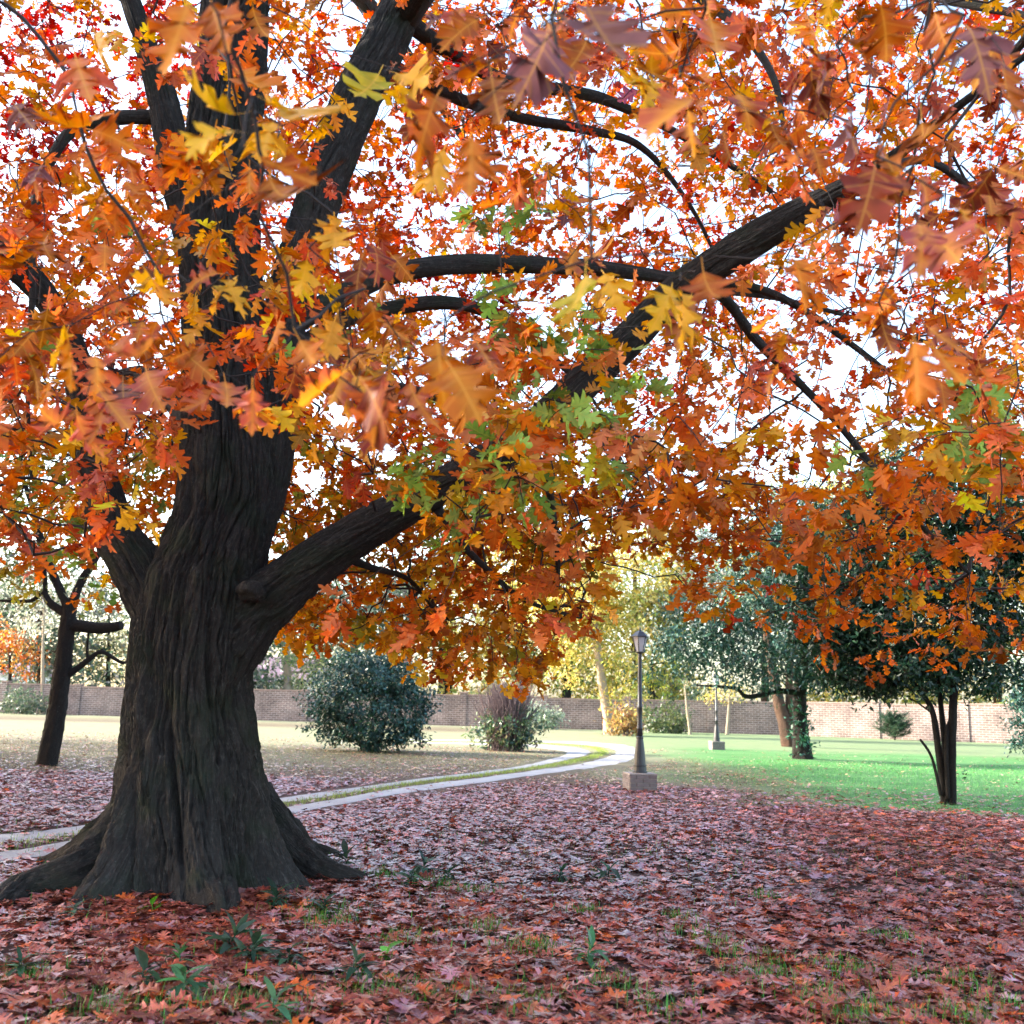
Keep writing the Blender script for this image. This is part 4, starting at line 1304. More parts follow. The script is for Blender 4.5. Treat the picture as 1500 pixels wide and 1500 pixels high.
far_tree('background_tree', 420, 1052, 'yellow green tree behind the round evergreen shrub', 12, 2, 930, [(480, 985, 34, 30, 0), (430, 970, 44, 34, 0), (400, 950, 50, 40, 1), (500, 940, 50, 40, 1), (450, 900, 70, 50, 2)], 5500, (.22, .36), [srgb(100, 122, 72), srgb(150, 160, 80), srgb(76, 104, 68), srgb(124, 134, 96)], M_BARKP, clump=.55, nclump=90)
far_tree('background_tree', 158, 1044, 'pale yellow drooping tree behind the leaning dark tree', 7, 2, 900, [(150, 960, 40, 40, 0), (185, 985, 30, 34, 0), (120, 930, 40, 34, 0), (190, 930, 50, 40, 0)], 3200, (.25, .4), [srgb(180, 170, 100), srgb(160, 154, 110), srgb(196, 182, 130)], M_BARK2, clump=.7, nclump=60)
far_tree('background_tree', 15, 1042, 'small orange leaved tree near the far end of the wall', 5, 0, 940, [(15, 955, 34, 28, 0), (-20, 940, 40, 36, 0), (40, 975, 20, 14, 0)], 2200, (.25, .4), OR, M_BARK2, clump=.6, nclump=50)
far_tree('pale_trunk_tree', 62, 1046, 'straight pale thin trunk with a sparse grey crown', 5, 3, 880, [(60, 900, 60, 40, 0), (20, 860, 60, 40, 0), (120, 880, 50, 40, 0)], 2200, (.22, .36), [srgb(170, 168, 150), srgb(140, 146, 128)], M_BARKP, clump=.8, nclump=60)
# taller wood behind the wall
for k, (x, top, rx, dist, cols, lab) in enumerate((
        (300, 800, 90, 92, PG, 'tall pale tree rising behind the wall and the great oak trunk'), (520, 760, 110, 100, PG, 'tall grey green tree rising behind the wall near the house'),
        (760, 740, 110, 96, YG, 'tall yellowing tree rising behind the wall and its green neighbour'), (930, 720, 100, 98, YG, 'tall golden tree rising behind the slender yellow tree'),
        (1120, 700, 130, 95, PG, 'tall grey green tree rising behind the glossy evergreen'), (1300, 600, 120, 92, YG, 'tall yellow green tree rising behind the wall and the slender stems'),
        (1460, 560, 120, 92, OL, 'tall olive tree rising behind the wall past the lawn'), (60, 780, 110, 96, PG, 'tall grey tree rising behind the far end of the wall'))):
    b = px(x, 1040, dist)
    yb = project(np.array([b[0], b[1], 0]))[1]
    h = yb - top
    far_tree('background_tree', x, 1040, lab, 12, 0, top + h * .25, [(x, top + h * .35, rx, h * .3, 0), (x - rx * .6, top + h * .55, rx * .6, h * .25, 0), (x + rx * .6, top + h * .5, rx * .6, h * .25, 0), (x + 10, top + h * .72, rx * .7, h * .14, 0), (x - rx * .6, top + h * .86, rx * .6, h * .12, 0), (x + rx * .7, top + h * .86, rx * .6, h * .12, 0)],
             11000, (.4, .65), cols, M_BARK3, clump=1.3, nclump=130, limbs=8, dist=dist, group='trees behind the wall')


def small_shrub(name, x, y, label, rx, ry, n, cols, twigs=None, mat=None):
    return shrub(name, x, y, label, [(x, y - ry * .9, rx, ry, 0), (x - rx * .5, y - ry * .6, rx * .6, ry * .6, 0), (x + rx * .5, y - ry * .6, rx * .6, ry * .6, 0)], n, (.2, .34), cols, mat or M_GREEN, .3, 50, .4, 6, twigs)


small_shrub('wall_shrub', 1231, 1078, 'reddish dry shrub with upright stems against the bright wall', 16, 22, 500, [srgb(206, 150, 100), srgb(180, 160, 90)], (40, .35, 2.2))
small_shrub('wall_shrub', 1478, 1086, 'yellow green shrub beside the brick pillar', 26, 34, 1600, [srgb(190, 180, 70), srgb(150, 160, 70), srgb(110, 140, 70)])
small_shrub('wall_shrub', 975, 1074, 'low dark shrub at the foot of the brick wall', 34, 24, 1600, [srgb(60, 80, 50), srgb(90, 100, 60)])
small_shrub('wall_shrub', 790, 1068, 'grey green shrub at the wall beyond the half bare shrub', 30, 20, 1300, [srgb(120, 140, 124), srgb(150, 164, 140)])
small_shrub('wall_shrub', 112, 1046, 'dark green shrub against the wall by the pale trunk', 40, 20, 1500, [srgb(60, 84, 66), srgb(84, 104, 84)])
small_shrub('wall_shrub', 380, 1050, 'dry brown shrub with bare stems near the house', 14, 26, 300, [srgb(150, 120, 90)], (60, .5, 3.2))
small_shrub('wall_shrub', 918, 1078, 'russet low shrub at the foot of the slender yellow tree', 22, 26, 900, [srgb(150, 122, 70), srgb(140, 104, 64), srgb(160, 144, 84)], (30, .4, 2.4))
small_shrub('wall_shrub', 690, 1060, 'green shrub between the thick dark trunk and the half bare shrub', 20, 24, 1000, [srgb(110, 130, 80), srgb(150, 150, 90)])

small_shrub('wall_shrub', 250, 1048, 'grey green shrub at the wall hidden behind the great trunk', 40, 24, 1500, [srgb(110, 124, 90), srgb(140, 146, 104)])
small_shrub('wall_shrub', 445, 1052, 'pale green shrub at the wall beside the round evergreen', 30, 30, 1600, [srgb(130, 150, 100), srgb(160, 170, 120)])
small_shrub('wall_shrub', 865, 1068, 'bright green shrub at the wall by the pale leaning trunk', 24, 24, 1300, [srgb(110, 150, 70), srgb(150, 170, 80)])
small_shrub('wall_shrub', 1030, 1072, 'dark green shrub at the wall between the two saplings', 26, 34, 1800, [srgb(60, 84, 66), srgb(90, 108, 84)])

small_shrub('wall_shrub', 935, 1070, 'olive shrub at the wall just left of the nearer lamp', 30, 30, 1800, [srgb(110, 116, 60), srgb(140, 140, 76)])
small_shrub('wall_shrub', 712, 1062, 'tall olive shrub at the wall above the half bare shrub', 26, 36, 1800, [srgb(100, 110, 64), srgb(126, 128, 80)])
small_shrub('wall_shrub', 590, 1058, 'dark shrub at the wall right of the round evergreen', 40, 26, 1800, [srgb(64, 84, 64), srgb(84, 100, 76)])
small_shrub('wall_shrub', 30, 1046, 'dull green shrub at the far end of the wall', 36, 18, 1300, [srgb(70, 88, 70), srgb(96, 108, 84)])

# little fir on the lawn
b0 = at(1311, 1084)
d = float(b0[1])
fir = thing('fir_tree', tuple(b0), 'small bushy dark green fir before the bright wall', 'tree')
link('trunk', tube('trunk', [np.array([0, 0, -.1]), np.array([0, 0, 1.0]), np.array([.03, 0, 2.4])], [.07, .05, .01], .2, 10, .05, .05, 1), M_BARK2, fir)
fp, fd = [], []
fsegs = []
for k in range(90):
    h0 = rng.uniform(.05, 2.0)
    a_ = k * 2.399
    ln = float(np.interp(h0, [0, .6, 1.4, 2.0], [1.15, 1.15, .85, .4])) * rng.uniform(.6, 1.15)
    e = np.array([math.cos(a_), math.sin(a_), .55 + rng.normal(0, .15)])
    base_ = np.array([0, 0, h0 * .75])
    fsegs.append((np.array([base_, base_ + e * ln * .5, base_ + e * ln + np.array([0, 0, .06])]), np.array([.012, .008, .004])))
    t_ = rng.uniform(.15, 1, 70)[:, None] * ln
    fp.append(base_ + e * t_ + rng.normal(0, .045, (70, 3)))
    fd.append(e + rng.normal(0, .5, (70, 3)))
fp, fd = np.concatenate(fp), np.concatenate(fd)
n = len(fp)
tag(link('branches', thin_tubes('branches', fsegs, 4), M_BARK2, fir), kind='stuff')
tag(link('crown', leaves_mesh('crown', (OVAL[0] * np.array([.35, 1]), OVAL[1]), fp, fd, rng.normal(0, 1, (n, 3)), rng.uniform(.14, .28, n), jitter_cols(srgb(58, 82, 62), n), uv=False), M_GREEN, fir), kind='stuff')

# ------------------------------------------------------------------ brick wall and houses
m, nt, out = newmat('old_brickwork')
L = nt.links
tcn = N_(nt, 'ShaderNodeTexCoord')
br = N_(nt, 'ShaderNodeTexBrick', i_Scale=1.0)
br.inputs['Color1'].default_value = (*srgb(128, 110, 106), 1)
br.inputs['Color2'].default_value = (*srgb(104, 92, 90), 1)
br.inputs['Mortar'].default_value = (*srgb(168, 158, 156), 1)
br.inputs['Mortar Size'].default_value = 0.018
br.inputs['Brick Width'].default_value = 0.42
br.inputs['Row Height'].default_value = 0.15
sp = N_(nt, 'ShaderNodeSeparateXYZ')
L.new(tcn.outputs['Object'], sp.inputs[0])
cb = N_(nt, 'ShaderNodeCombineXYZ')
L.new(sp.outputs[0], cb.inputs[0]); L.new(sp.outputs[2], cb.inputs[1])
L.new(cb.outputs[0], br.inputs['Vector'])
n1 = N_(nt, 'ShaderNodeTexNoise', i_Scale=0.7, i_Detail=6.0, i_Roughness=.65)
L.new(tcn.outputs['Object'], n1.inputs['Vector'])
st = ramp(nt, [(.3, (.5, .47, .46)), (.7, (1.2, 1.15, 1.1))])
L.new(n1.outputs['Fac'], st.inputs[0])
cw = mixc(nt, 1.0, br.outputs['Color'], st.outputs[0], 'MULTIPLY')
bs = N_(nt, 'ShaderNodeBsdfPrincipled', i_Roughness=.9)
L.new(cw, bs.inputs['Base Color'])
bpn = N_(nt, 'ShaderNodeBump', i_Strength=.5, i_Distance=.01)
L.new(br.outputs['Fac'], bpn.inputs['Height'])
bpn.invert = True
L.new(bpn.outputs[0], bs.inputs['Normal'])
L.new(bs.outputs[0], out.inputs[0])
M_WALL = m
M_COPE = plain('coping_stone', srgb(150, 128, 120), .9, .2, nscale=4)

def wall_run(A, B, label, h0, h1, seed):
    A, B = A.copy(), B.copy()
    A[2] = B[2] = 0
    wl = np.linalg.norm(B - A)
    t = thing('brick_wall', tuple(A), label, 'wall')
    t.rotation_euler = (0, 0, math.atan2(B[1] - A[1], B[0] - A[0]))
    npan = max(1, int(round(wl / 6)))
    st_ = wl / npan
    for k in range(npan):
        hk = h0 + (h1 - h0) * k / npan + 0.06 * math.sin(k * 2.1 + seed)
        link('wall_panel', MB().box((st_ * (k + .5), 0, hk / 2 - .1), (st_ - .5, .3, hk + .2)).mesh('wall_panel'), M_WALL, t)
        link('coping', MB().box((st_ * (k + .5), 0, hk + .045), (st_ - .504, .38, .085)).mesh('coping'), M_COPE, t)
        link('pillar', MB().box((st_ * k, 0, hk / 2), (.5, .46, hk + .3)).mesh('pillar'), M_WALL, t)
        link('pillar_cap', MB().box((st_ * k, 0, hk + .205), (.6, .56, .1)).mesh('pillar_cap'), M_COPE, t)
    return t


wall_run(px(-700, 1000, 86), px(1165, 1040, 75), 'long shaded old brick wall closing the park behind the trees', 2.15, 2.2, 0)
wall_run(px(1165, 1040, 74.7), px(2300, 1040, 52), 'sunlit stretch of old brick wall running nearer along the green lawn', 2.3, 2.5, 3)

M_RENDER = plain('white_render', (.72, .70, .72), .85, .2, nscale=2, var=.08)
M_ROOF = plain('lilac_grey_tiles', srgb(116, 98, 112), .8, .3, nscale=6)
M_GLASS = plain('dark_glass', (.05, .06, .08), .1, .6)


def house(x, dist, w, dep, hw, hr, label):
    b = px(x, 1000, dist)
    h = thing('house', (float(b[0]), float(b[1]), 0), label, 'house')
    link('wall', MB().box((0, 0, hw / 2), (w, dep, hw)).mesh('wall'), M_RENDER, h)
    e = .5
    v = [(-w / 2 - e, -dep / 2 - e, hw - .05), (w / 2 + e, -dep / 2 - e, hw - .05), (w / 2 + e, dep / 2 + e, hw - .05), (-w / 2 - e, dep / 2 + e, hw - .05), (-w / 2 - e, 0, hw + hr), (w / 2 + e, 0, hw + hr)]
    r_ = link('roof', MB().add(v, [(0, 1, 5, 4), (2, 3, 4, 5), (0, 4, 3), (1, 2, 5), (3, 2, 1, 0)]).mesh('roof'), M_ROOF, h)
    link('chimney', MB().box((w * .25, .6, hw + hr * .9), (.6, .6, 1.2)).mesh('chimney'), M_WALL, r_)
    for k in range(int(w // 3)):
        xx = -w / 2 + 1.6 + 3 * k
        f = link('window', MB().box((xx, -dep / 2 - .03, hw - 1.1), (1.2, .1, 1.3)).mesh('window'), M_RENDER, h)
        link('pane', MB().box((xx, -dep / 2 - .085, hw - 1.1), (1.0, .02, 1.1)).mesh('pane'), M_GLASS, f)


house(395, 118, 9, 8, 3.6, 2.8, 'white house with lilac grey roof seen over the wall beside the oak')
house(-10, 125, 12, 8, 3.7, 1.6, 'low white house with shallow roof over the far end of the wall')

# ------------------------------------------------------------------ lamp posts
M_IRON = plain('black_iron_paint', (.022, .024, .032), .42, .5, nscale=30, var=.3)
M_FROST, nt, out = newmat('frosted_glass')
L = nt.links
bs = N_(nt, 'ShaderNodeBsdfPrincipled', i_Roughness=.35)
bs.inputs['Base Color'].default_value = (.78, .8, .84, 1)
tl = N_(nt, 'ShaderNodeBsdfTranslucent')
tl.inputs['Color'].default_value = (.85, .88, .92, 1)
mx = N_(nt, 'ShaderNodeMixShader', i_Fac=.6)
L.new(bs.outputs[0], mx.inputs[1]); L.new(tl.outputs[0], mx.inputs[2]); L.new(mx.outputs[0], out.inputs[0])
M_BRICK = plain('plinth_brick', srgb(116, 108, 108), .9, .2, nscale=9, var=.35, bump=.4)
M_MORT = plain('plinth_mortar', srgb(150, 142, 138), .95, .1, nscale=20)


def lamp_post(base, rz, label):
    t = thing('lamp_post', tuple(float(q) for q in base), label, 'lamp', 'iron park lamps on brick plinths')
    t.rotation_euler = (0, 0, rz)
    pw, ph = .52, .30
    plinth = link('plinth', MB().box((0, 0, ph / 2 - .02), (pw - .02, pw - .02, ph + .02)).mesh('plinth'), M_MORT, t)
    bme = {}
    for row in range(4):
        z = .01 + row * .074 + .034
        for side in range(4):
            a = side * math.pi / 2
            L0 = pw / 2
            cuts = [-.26, -.005, .25] if row % 2 == 0 else [-.26, -.135, .12, .25]
            for c0, c1 in zip(cuts[:-1], cuts[1:]):
                w = c1 - c0 - .012
                key = round(w, 3)
                if key not in bme:
                    bme[key] = MB().box((0, 0, 0), (w, .03, .062)).mesh('brick')
                o = link('brick', bme[key], M_BRICK, plinth)
                cx, cy_ = (c0 + c1) / 2, -L0 + .009
                o.location = (cx * math.cos(a) - cy_ * math.sin(a), cx * math.sin(a) + cy_ * math.cos(a), z + rng.normal(0, .001))
                o.rotation_euler = (0, 0, a + rng.normal(0, .01))
    link('plinth_cap', MB().box((0, 0, ph + .014), (pw + .02, pw + .02, .028)).mesh('plinth_cap'), M_MORT, t)
    z0 = ph + .028
    link('pedestal', MB().lathe([(.145, 0), (.145, .03), (.13, .04), (.126, .12), (.132, .125), (.132, .145), (.118, .15), (.094, .42), (.066, .63), (.07, .64), (.07, .67), (.056, .68)], 16, (0, 0, z0)).mesh('pedestal', False), M_IRON, t)
    link('shaft', MB().lathe([(.056, .66), (.05, .8), (.056, .81), (.056, .84), (.048, .85), (.046, 1.2), (.051, 1.21), (.051, 1.235), (.044, 1.245), (.038, 2.2), (.037, 2.26)], 14, (0, 0, z0)).mesh('shaft', True), M_IRON, t)
    zl = z0 + 2.26
    lan = link('lantern', MB().lathe([(.03, -.02), (.06, 0), (.075, .01), (.075, .025), (.03, .03)], 12, (0, 0, zl)).mesh('lantern'), M_IRON, t)
    hz, rb, rt = .30, .078, .142
    for k in range(6):
        a0, a1 = k * math.pi / 3, (k + 1) * math.pi / 3
        p = [(rb * math.cos(a0), rb * math.sin(a0), zl + .02), (rb * math.cos(a1), rb * math.sin(a1), zl + .02), (rt * math.cos(a1), rt * math.sin(a1), zl + hz), (rt * math.cos(a0), rt * math.sin(a0), zl + hz)]
        q = [(x * .95, y * .95, z) for x, y, z in p]
        link('pane', MB().add(p + q, [(0, 1, 2, 3), (7, 6, 5, 4), (0, 4, 5, 1), (1, 5, 6, 2), (2, 6, 7, 3), (3, 7, 4, 0)]).mesh('pane'), M_FROST, lan)
        tk = np.array([p[0], p[3]]) * np.array([1.03, 1.03, 1])
        link('glazing_bar', thin_tubes('glazing_bar', [(tk, np.array([.009, .009]))], 5), M_IRON, lan)
    link('roof', MB().lathe([(.15, 0), (.185, .005), (.185, .022), (.15, .05), (.11, .085), (.085, .11), (.03, .13), (.022, .135)], 6, (0, 0, zl + hz)).mesh('roof'), M_IRON, lan)
    link('finial', MB().lathe([(.02, .125), (.026, .145), (.012, .16), (.02, .172), (.004, .2)], 10, (0, 0, zl + hz)).mesh('finial', True), M_IRON, lan)
    return t


lamp_post(at(937, 1158), .15, 'black iron lamp post on brick plinth beside the path bend')
lamp_post(at(1050, 1098), .1, 'black iron lamp post on brick plinth out on the lawn, lantern hidden in evergreen leaves')

# ------------------------------------------------------------------ fallen leaves
FC = np.array([srgb(160, 120, 134), srgb(178, 138, 144), srgb(140, 70, 62), srgb(158, 84, 72), srgb(120, 58, 54), srgb(176, 100, 84), srgb(150, 90, 84), srgb(168, 74, 48), srgb(104, 50, 44), srgb(190, 96, 60)])
FW = np.array([2.2, 1.0, 5, 5, 4, 3, 3, 2, 3, 1.2])
FW = FW / FW.sum()


def scatter(y0, y1, dens, margin):
    w = lambda y: .53 * y + margin
    A = (w(y0) + w(y1)) * (y1 - y0)
    n = int(A * dens)
    y = np.sqrt(rng.uniform(y0 ** 2, y1 ** 2, n))
    x = rng.uniform(-1, 1, n) * w(y)
    keep = rng.random(n) < litter(x, y) * (0.45 + 1.1 * (noise2(x, y, 1.1, 2, 8.0)))
    x, y, keep = x[keep], y[keep], keep[keep]
    keep &= ~on_track(x, y) | (rng.random(len(x)) < .07)
    dt = np.hypot(x - tc[0], y - tc[1])
    keep &= dt > .72
    return x[keep], y[keep]


parts = [scatter(3.6, 9, 290, 1.2), scatter(9, 14, 200, 1.0), scatter(14, 21, 220, 1.0), scatter(21, 46, 80, 1.0)]
single_pool = None
for k, (x, y) in enumerate(parts):
    n = len(x)
    z = ground_z(x, y) + .008 + rng.random(n) ** 2 * .035
    ang = rng.uniform(0, 2 * math.pi, n)
    ax = np.stack([np.cos(ang), np.sin(ang), rng.normal(0, .07, n)], -1)
    nn = np.stack([rng.normal(0, .15, n), rng.normal(0, .15, n), np.ones(n)], -1)
    nn[rng.random(n) < .35, 2] *= -1
    size = rng.uniform(.10, .185, n) * (.92, .82, .70, .60)[k]
    base = FC[rng.choice(len(FC), n, p=FW)]
    org = rng.random(n) < .035
    base[org] = srgb(212, 104, 50)
    if k == 3:
        pale = rng.random(n) < .5
        base[pale] = srgb(186, 150, 120)
    base = base * np.array([(1.06, .92, .82), (1.0, .92, .92), (.95, .9, 1.0), (1, 1, 1)][k])
    col = np.clip(base * np.exp(rng.normal(0, .18, (n, 1))) * np.exp(rng.normal(0, .07, (n, 3))), .004, .8)
    P_ = np.stack([x, y, z], -1)
    sel = np.zeros(n, bool)
    if k == 0:
        u, v, zc = project(P_ + norm(ax) * (size * .5)[:, None])
        ok = (u > 30) & (u < 1470) & (v > 60) & (v < 1485)
        top = z - ground_z(x, y)
        score = np.where(ok, size / zc * (1 + 5 * top), 0)
        sel[np.argsort(-score)[:300]] = True
        single_pool = (P_[sel], ax[sel], nn[sel], size[sel], col[sel])
    q = ~sel
    me = leaves_mesh('fallen_leaves', [OAK_HI, OAK_MID, OAK_LO, OAK_LO][k], P_[q], ax[q], nn[q], size[q], col[q], fold=rng.uniform(-.05, .3, q.sum()), curl=rng.normal(0, .16, q.sum()))
    o = link('fallen_leaves', me, M_FALL)
    tag(o, ['thick litter of fallen oak leaves in front of the great trunk', 'fallen oak leaves carpeting the ground beside the great trunk',
            'fallen oak leaves carpeting the ground up to the lawn edge', 'sparse fallen leaves strewn over the far grass'][k], 'fallen leaves', kind='stuff')
    print('fallen', k, q.sum())
fv = []
for k in range(8):
    r2 = np.random.default_rng(k + 90)
    x, y = V2[:, 0] * r2.uniform(.85, 1.1), V2[:, 1]
    x = x + r2.normal(0, .1) * y ** 2
    z = r2.uniform(-.1, .5) * np.abs(V2[:, 0]) + r2.normal(0, .3) * (y ** 2 - .4 * y) + .05 * np.sin(y * 10 + k) * (np.abs(V2[:, 0]) > .15)
    z = z - z.min() * .6
    vv = np.concatenate([np.stack([x, y, z], -1), np.c_[pet, np.zeros(4) + z[0]]])
    tt = np.concatenate([T2, np.array([[0, 1, 2], [0, 2, 3]]) + len(V2)])
    fv.append(mesh_np('fallen_leaf', vv, tt, uv=np.concatenate([V2, pet]), smooth=True))
    fv[-1].materials.append(M_FALL1)
for k in range(len(single_pool[0])):
    b, a, nn, s, cc = (q[k] for q in single_pool)
    a = norm(a[None])[0]
    z = nn - a * np.dot(nn, a)
    z /= np.linalg.norm(z)
    x = np.cross(a, z)
    o = link('fallen_leaf', fv[k % 8])
    o.matrix_world = Matrix(((x[0] * s, a[0] * s, z[0] * s, b[0]), (x[1] * s, a[1] * s, z[1] * s, b[1]), (x[2] * s, a[2] * s, z[2] * s, b[2]), (0, 0, 0, 1)))
    o.color = (*cc, 1)
    lum = float(cc @ np.array([.3, .6, .1]))
    if cc[0] > .5 and cc[0] / cc[2] > 12:
        q = ('orange fallen oak leaf lying on the leaf litter', 'orange fallen leaves')
    elif lum > .27:
        q = ('pale pinkish tan fallen oak leaf lying on the leaf litter', 'pale fallen leaves')
    elif lum > .13:
        q = ('reddish brown fallen oak leaf lying on the leaf litter', 'reddish brown fallen leaves')
    elif lum > .085:
        q = ('maroon fallen oak leaf lying on the leaf litter', 'maroon fallen leaves')
    else:
        q = ('very dark brown fallen oak leaf lying on the leaf litter', 'dark fallen leaves')
    tag(o, q[0], 'leaf', q[1])

# ------------------------------------------------------------------ grass blades and weeds
def blades(name, x, y, h, col, label):
    n = len(x)
    ang = rng.uniform(0, 2 * math.pi, n)
    wv = np.stack([np.cos(ang), np.sin(ang), np.zeros(n)], -1) * (h * .035)[:, None]
    le = np.stack([np.cos(ang + 1.3), np.sin(ang + 1.3), np.zeros(n)], -1) * (h * rng.uniform(.1, .7, n))[:, None]
    b = np.stack([x, y, ground_z(x, y)], -1)
    up = np.array([0, 0, 1.0])
    m_1 = b + le * .3 + up * (h * .6)[:, None]
    tip = b + le + up * h[:, None]
    V = np.stack([b - wv, b + wv, m_1 + wv * .8, m_1 - wv * .8, tip], 1).reshape(-1, 3)
    i = np.arange(n) * 5
    T = np.concatenate([np.stack([i, i + 1, i + 2], -1), np.stack([i, i + 2, i + 3], -1), np.stack([i + 3, i + 2, i + 4], -1)])
    o = link(name, mesh_np(name, V, T, col=np.repeat(col, 5, 0)), M_GREEN)
    return tag(o, label, 'grass', kind='stuff')


gx, gy = [], []
PATCH = [(1140, 1415, 1), (1250, 1487, 2), (1250, 1428, 1.4), (1110, 1434, 1.4), (1180, 1460, 1.2), (1400, 1442, 1.2), (1060, 1396, .8), (640, 1462, 1.4), (545, 1452, 1), (770, 1470, 1), (400, 1482, 1.2),
         (470, 1345, 1.6), (480, 1360, 1.2), (25, 1440, 1.3), (130, 1480, 1.2), (800, 1395, .8), (710, 1365, .8), (1310, 1380, .8), (1030, 1380, 1), (1490, 1480, 1.2), (1420, 1495, 1.2), (860, 1340, .7),
         (630, 1300, 1.2), (690, 1310, 1), (560, 1290, 1), (760, 1400, .8), (330, 1470, 1.2), (220, 1490, 1.2), (900, 1450, .8), (960, 1480, .8), (1000, 1350, .7), (1120, 1320, .6), (590, 1385, .9)]
for x, y, s in PATCH:
    p = pxg(x, y)
    n = int(150 * s)
    gx.append(p[0] + rng.normal(0, .11 * s ** .5, n)); gy.append(p[1] + rng.normal(0, .12 * s ** .5, n))
n = 2200
yy = np.sqrt(rng.uniform(4.0 ** 2, 13 ** 2, n)); xx = rng.uniform(-1, 1, n) * (.53 * yy + .8)
gx.append(xx); gy.append(yy)
gx, gy = np.concatenate(gx), np.concatenate(gy)
ok = np.hypot(gx - tc[0], gy - tc[1]) > .9
gx, gy = gx[ok], gy[ok]
gc = np.where(rng.random((len(gx), 1)) < .7, srgb(66, 124, 40)[None], srgb(110, 112, 62)[None]) * np.exp(rng.normal(0, .25, (len(gx), 1)))
blades('grass_tufts', gx, gy, rng.uniform(.04, .095, len(gx)), gc, 'tufts of green grass poking through the leaf litter')
n = 110000
yy = np.sqrt(rng.uniform(15.5 ** 2, 34 ** 2, n)); xx = rng.uniform(-1, 1, n) * (.53 * yy + 1)
ok = (rng.random(n) < np.clip(1.05 - litter(xx, yy) * 1.2, 0, 1)) & ~on_track(xx, yy)
xx, yy = xx[ok], yy[ok]
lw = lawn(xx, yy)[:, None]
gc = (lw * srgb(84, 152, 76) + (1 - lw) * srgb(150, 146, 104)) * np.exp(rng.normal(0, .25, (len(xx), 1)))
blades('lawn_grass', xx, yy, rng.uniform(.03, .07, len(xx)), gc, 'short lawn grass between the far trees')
# grass between the wheel tracks
sl = np.linalg.norm(np.diff(PATH, axis=0), axis=1) * np.clip(PATH[:-1, 1] / 14, .5, 1.6)
k = rng.choice(len(PATH) - 1, 14000, p=sl / sl.sum())
t_ = rng.random(14000)
pp = PATH[k] + (PATH[k + 1] - PATH[k]) * t_[:, None] + PN[k] * (rng.normal(0, .13, 14000))[:, None]
blades('verge_grass', pp[:, 0], pp[:, 1], rng.uniform(.03, .08, 14000), srgb(128, 150, 60)[None] * np.exp(rng.normal(0, .3, (14000, 1))), 'strip of grass growing between the wheel tracks')

wl_ = leaf_template([(0, 0), (.06, .15), (.11, .4), (.10, .65), (.05, .88), (0, 1.0)], [0, .33, .66, 1.0])
wme = []
for k in range(3):
    v, t = wl_
    z = -(.25 + .3 * k) * v[:, 1] ** 2 + .35 * np.abs(v[:, 0])
    wme.append(mesh_np('leaf', np.c_[v, z], t, uv=v, smooth=True))
    wme[-1].materials.append(M_WEED)
sme = thin_tubes('stem', [(np.array([[0, 0, -.02], [.005, 0, .05], [.01, .005, .10]]), np.array([.006, .005, .003]))], 6)
sme.materials.append(M_WEED)
WEEDS = [(272, 1462, .26, 1), (262, 1420, .2, 1), (330, 1398, .26, 0), (368, 1412, .22, 0), (420, 1420, .2, 0), (405, 1335, .2, 0), (508, 1280, .24, 0), (620, 1288, .26, 0), (600, 1300, .22, 0), (655, 1296, .22, 0),
         (226, 1345, .14, 2), (858, 1418, .24, 1), (818, 1292, .2, 0), (890, 1290, .24, 0), (30, 1436, .2, 0), (210, 1452, .22, 0), (470, 1345, .2, 0), (515, 1440, .24, 0), (110, 1350, .16, 0), (400, 1498, .22, 1), (565, 1410, .14, 2)]
WC = [srgb(54, 80, 60), srgb(74, 116, 78), srgb(96, 166, 60)]
WLAB = ['dark green weed with narrow leaves growing in the leaf litter', 'fresh mid green weed with narrow leaves among the nearest fallen leaves', 'tiny bright green seedling in the leaf litter']
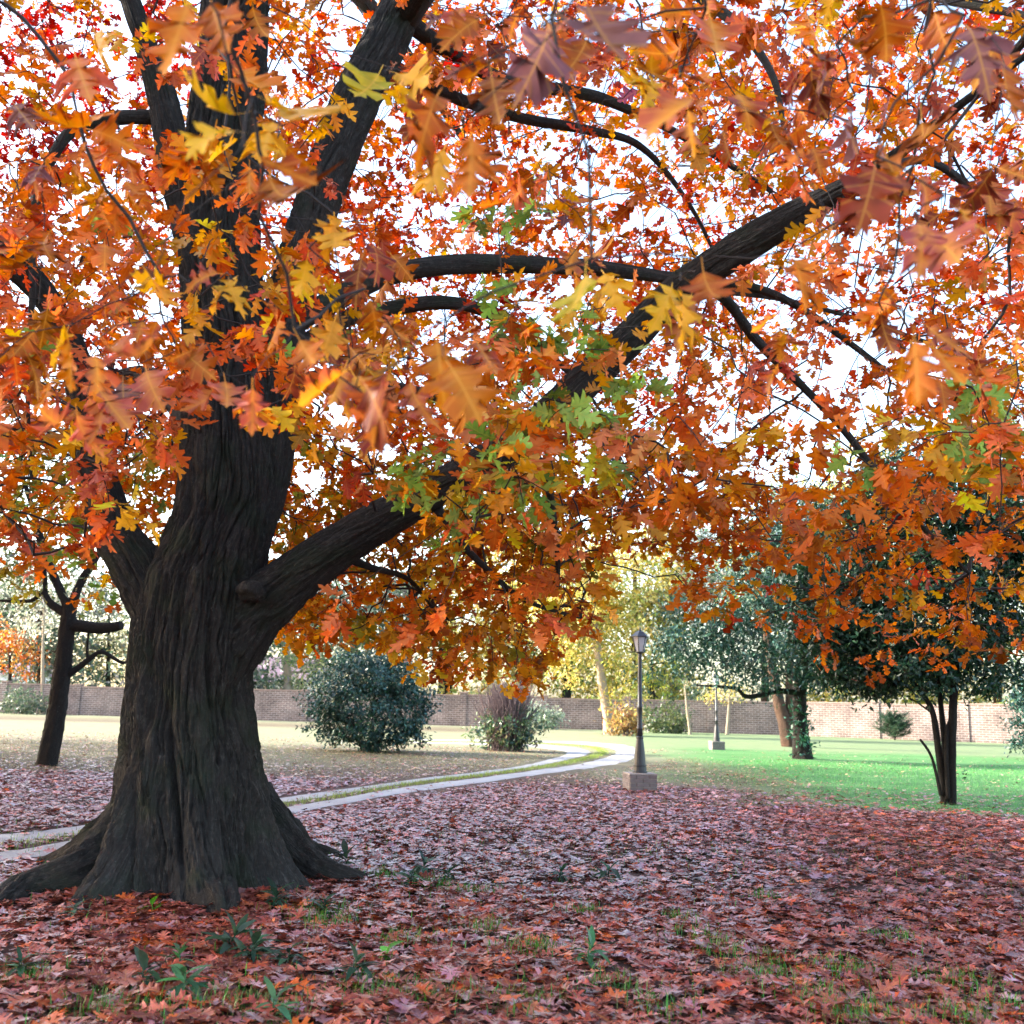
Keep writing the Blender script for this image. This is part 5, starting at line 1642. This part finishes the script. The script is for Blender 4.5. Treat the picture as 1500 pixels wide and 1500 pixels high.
for x, y, s, kind in WEEDS:
    p = pxg(x, y)
    t = thing('weed_plant', (float(p[0]), float(p[1]), float(ground_z(np.array([p[0]]), np.array([p[1]]))[0])), WLAB[kind], 'weed', ['dark weeds in the leaf litter', 'fresh weeds in the leaf litter', 'bright seedlings'][kind])
    st_ = link('stem', sme, None, t)
    st_.scale = (s / .22,) * 3
    st_.color = (*WC[kind], 1)
    nl_ = int(rng.integers(14, 26)) if kind < 2 else 6
    t.rotation_euler = (rng.normal(0, .18), rng.normal(0, .18), rng.uniform(0, 6))
    for k in range(nl_):
        o = link('leaf', wme[k % 3], None, t)
        o.location = (0, 0, (.02 + .08 * (k / nl_)) * s / .22)
        o.rotation_euler = (math.radians(rng.uniform(5, 40) if k < nl_ * .75 else rng.uniform(35, 75)), 0, k * 2.4 + rng.normal(0, .2))
        q = s * rng.uniform(.35, .8)
        o.scale = (q * rng.uniform(.9, 1.5) * (1.0 if kind < 2 else 2.0), q, q)
        o.color = (*jitter_cols(WC[kind], 1, .3, .12)[0], 1)

# ------------------------------------------------------------------ unseen trees added off to the left to shade the foreground
pr = None
for k, (x, y, s) in enumerate(((-15.5, 1.5, 1.1), (-19, 9.5, 1.2), (-18.5, 17.5, 1.15), (-24, 25.5, 1.25), (-28, 33.0, 1.25), (-29, 13, 1.3), (-25, 4, 1.2), (-34, 26, 1.3), (-40, 18, 1.3))):
    if pr is None:
        pr = simple_tree('shade_tree', (x, y, 0), 'tall orange tree added out of view to shade the foreground', 'tree',
                         [(0, 0, 10, 4.6, 4.6, 4.2), (-2, 1, 7, 3.5, 3.5, 2.4), (2, -1, 7.2, 3.5, 3.5, 2.4), (0, 0, 13, 3, 3, 2.6)], 5800, (.3, .5), [C['O'], C['R'], C['D'], C['B']],
                         [(0, 0, -.2, .55), (0.1, 0, 1.5, .38), (-.1, .1, 6, .3), (0, 0, 12, .08)], M_BARK2, M_LEAF, 'unseen trees added on the left for shade', .8, 160, 14, .35)
        continue
    t = pr.copy(); COL.objects.link(t)
    t.location = (x, y, 0); t.rotation_euler = (0, 0, k * 1.3); t.scale = (s, s, s)
    for ch in list(pr.children):
        c2 = ch.copy(); COL.objects.link(c2); c2.parent = t
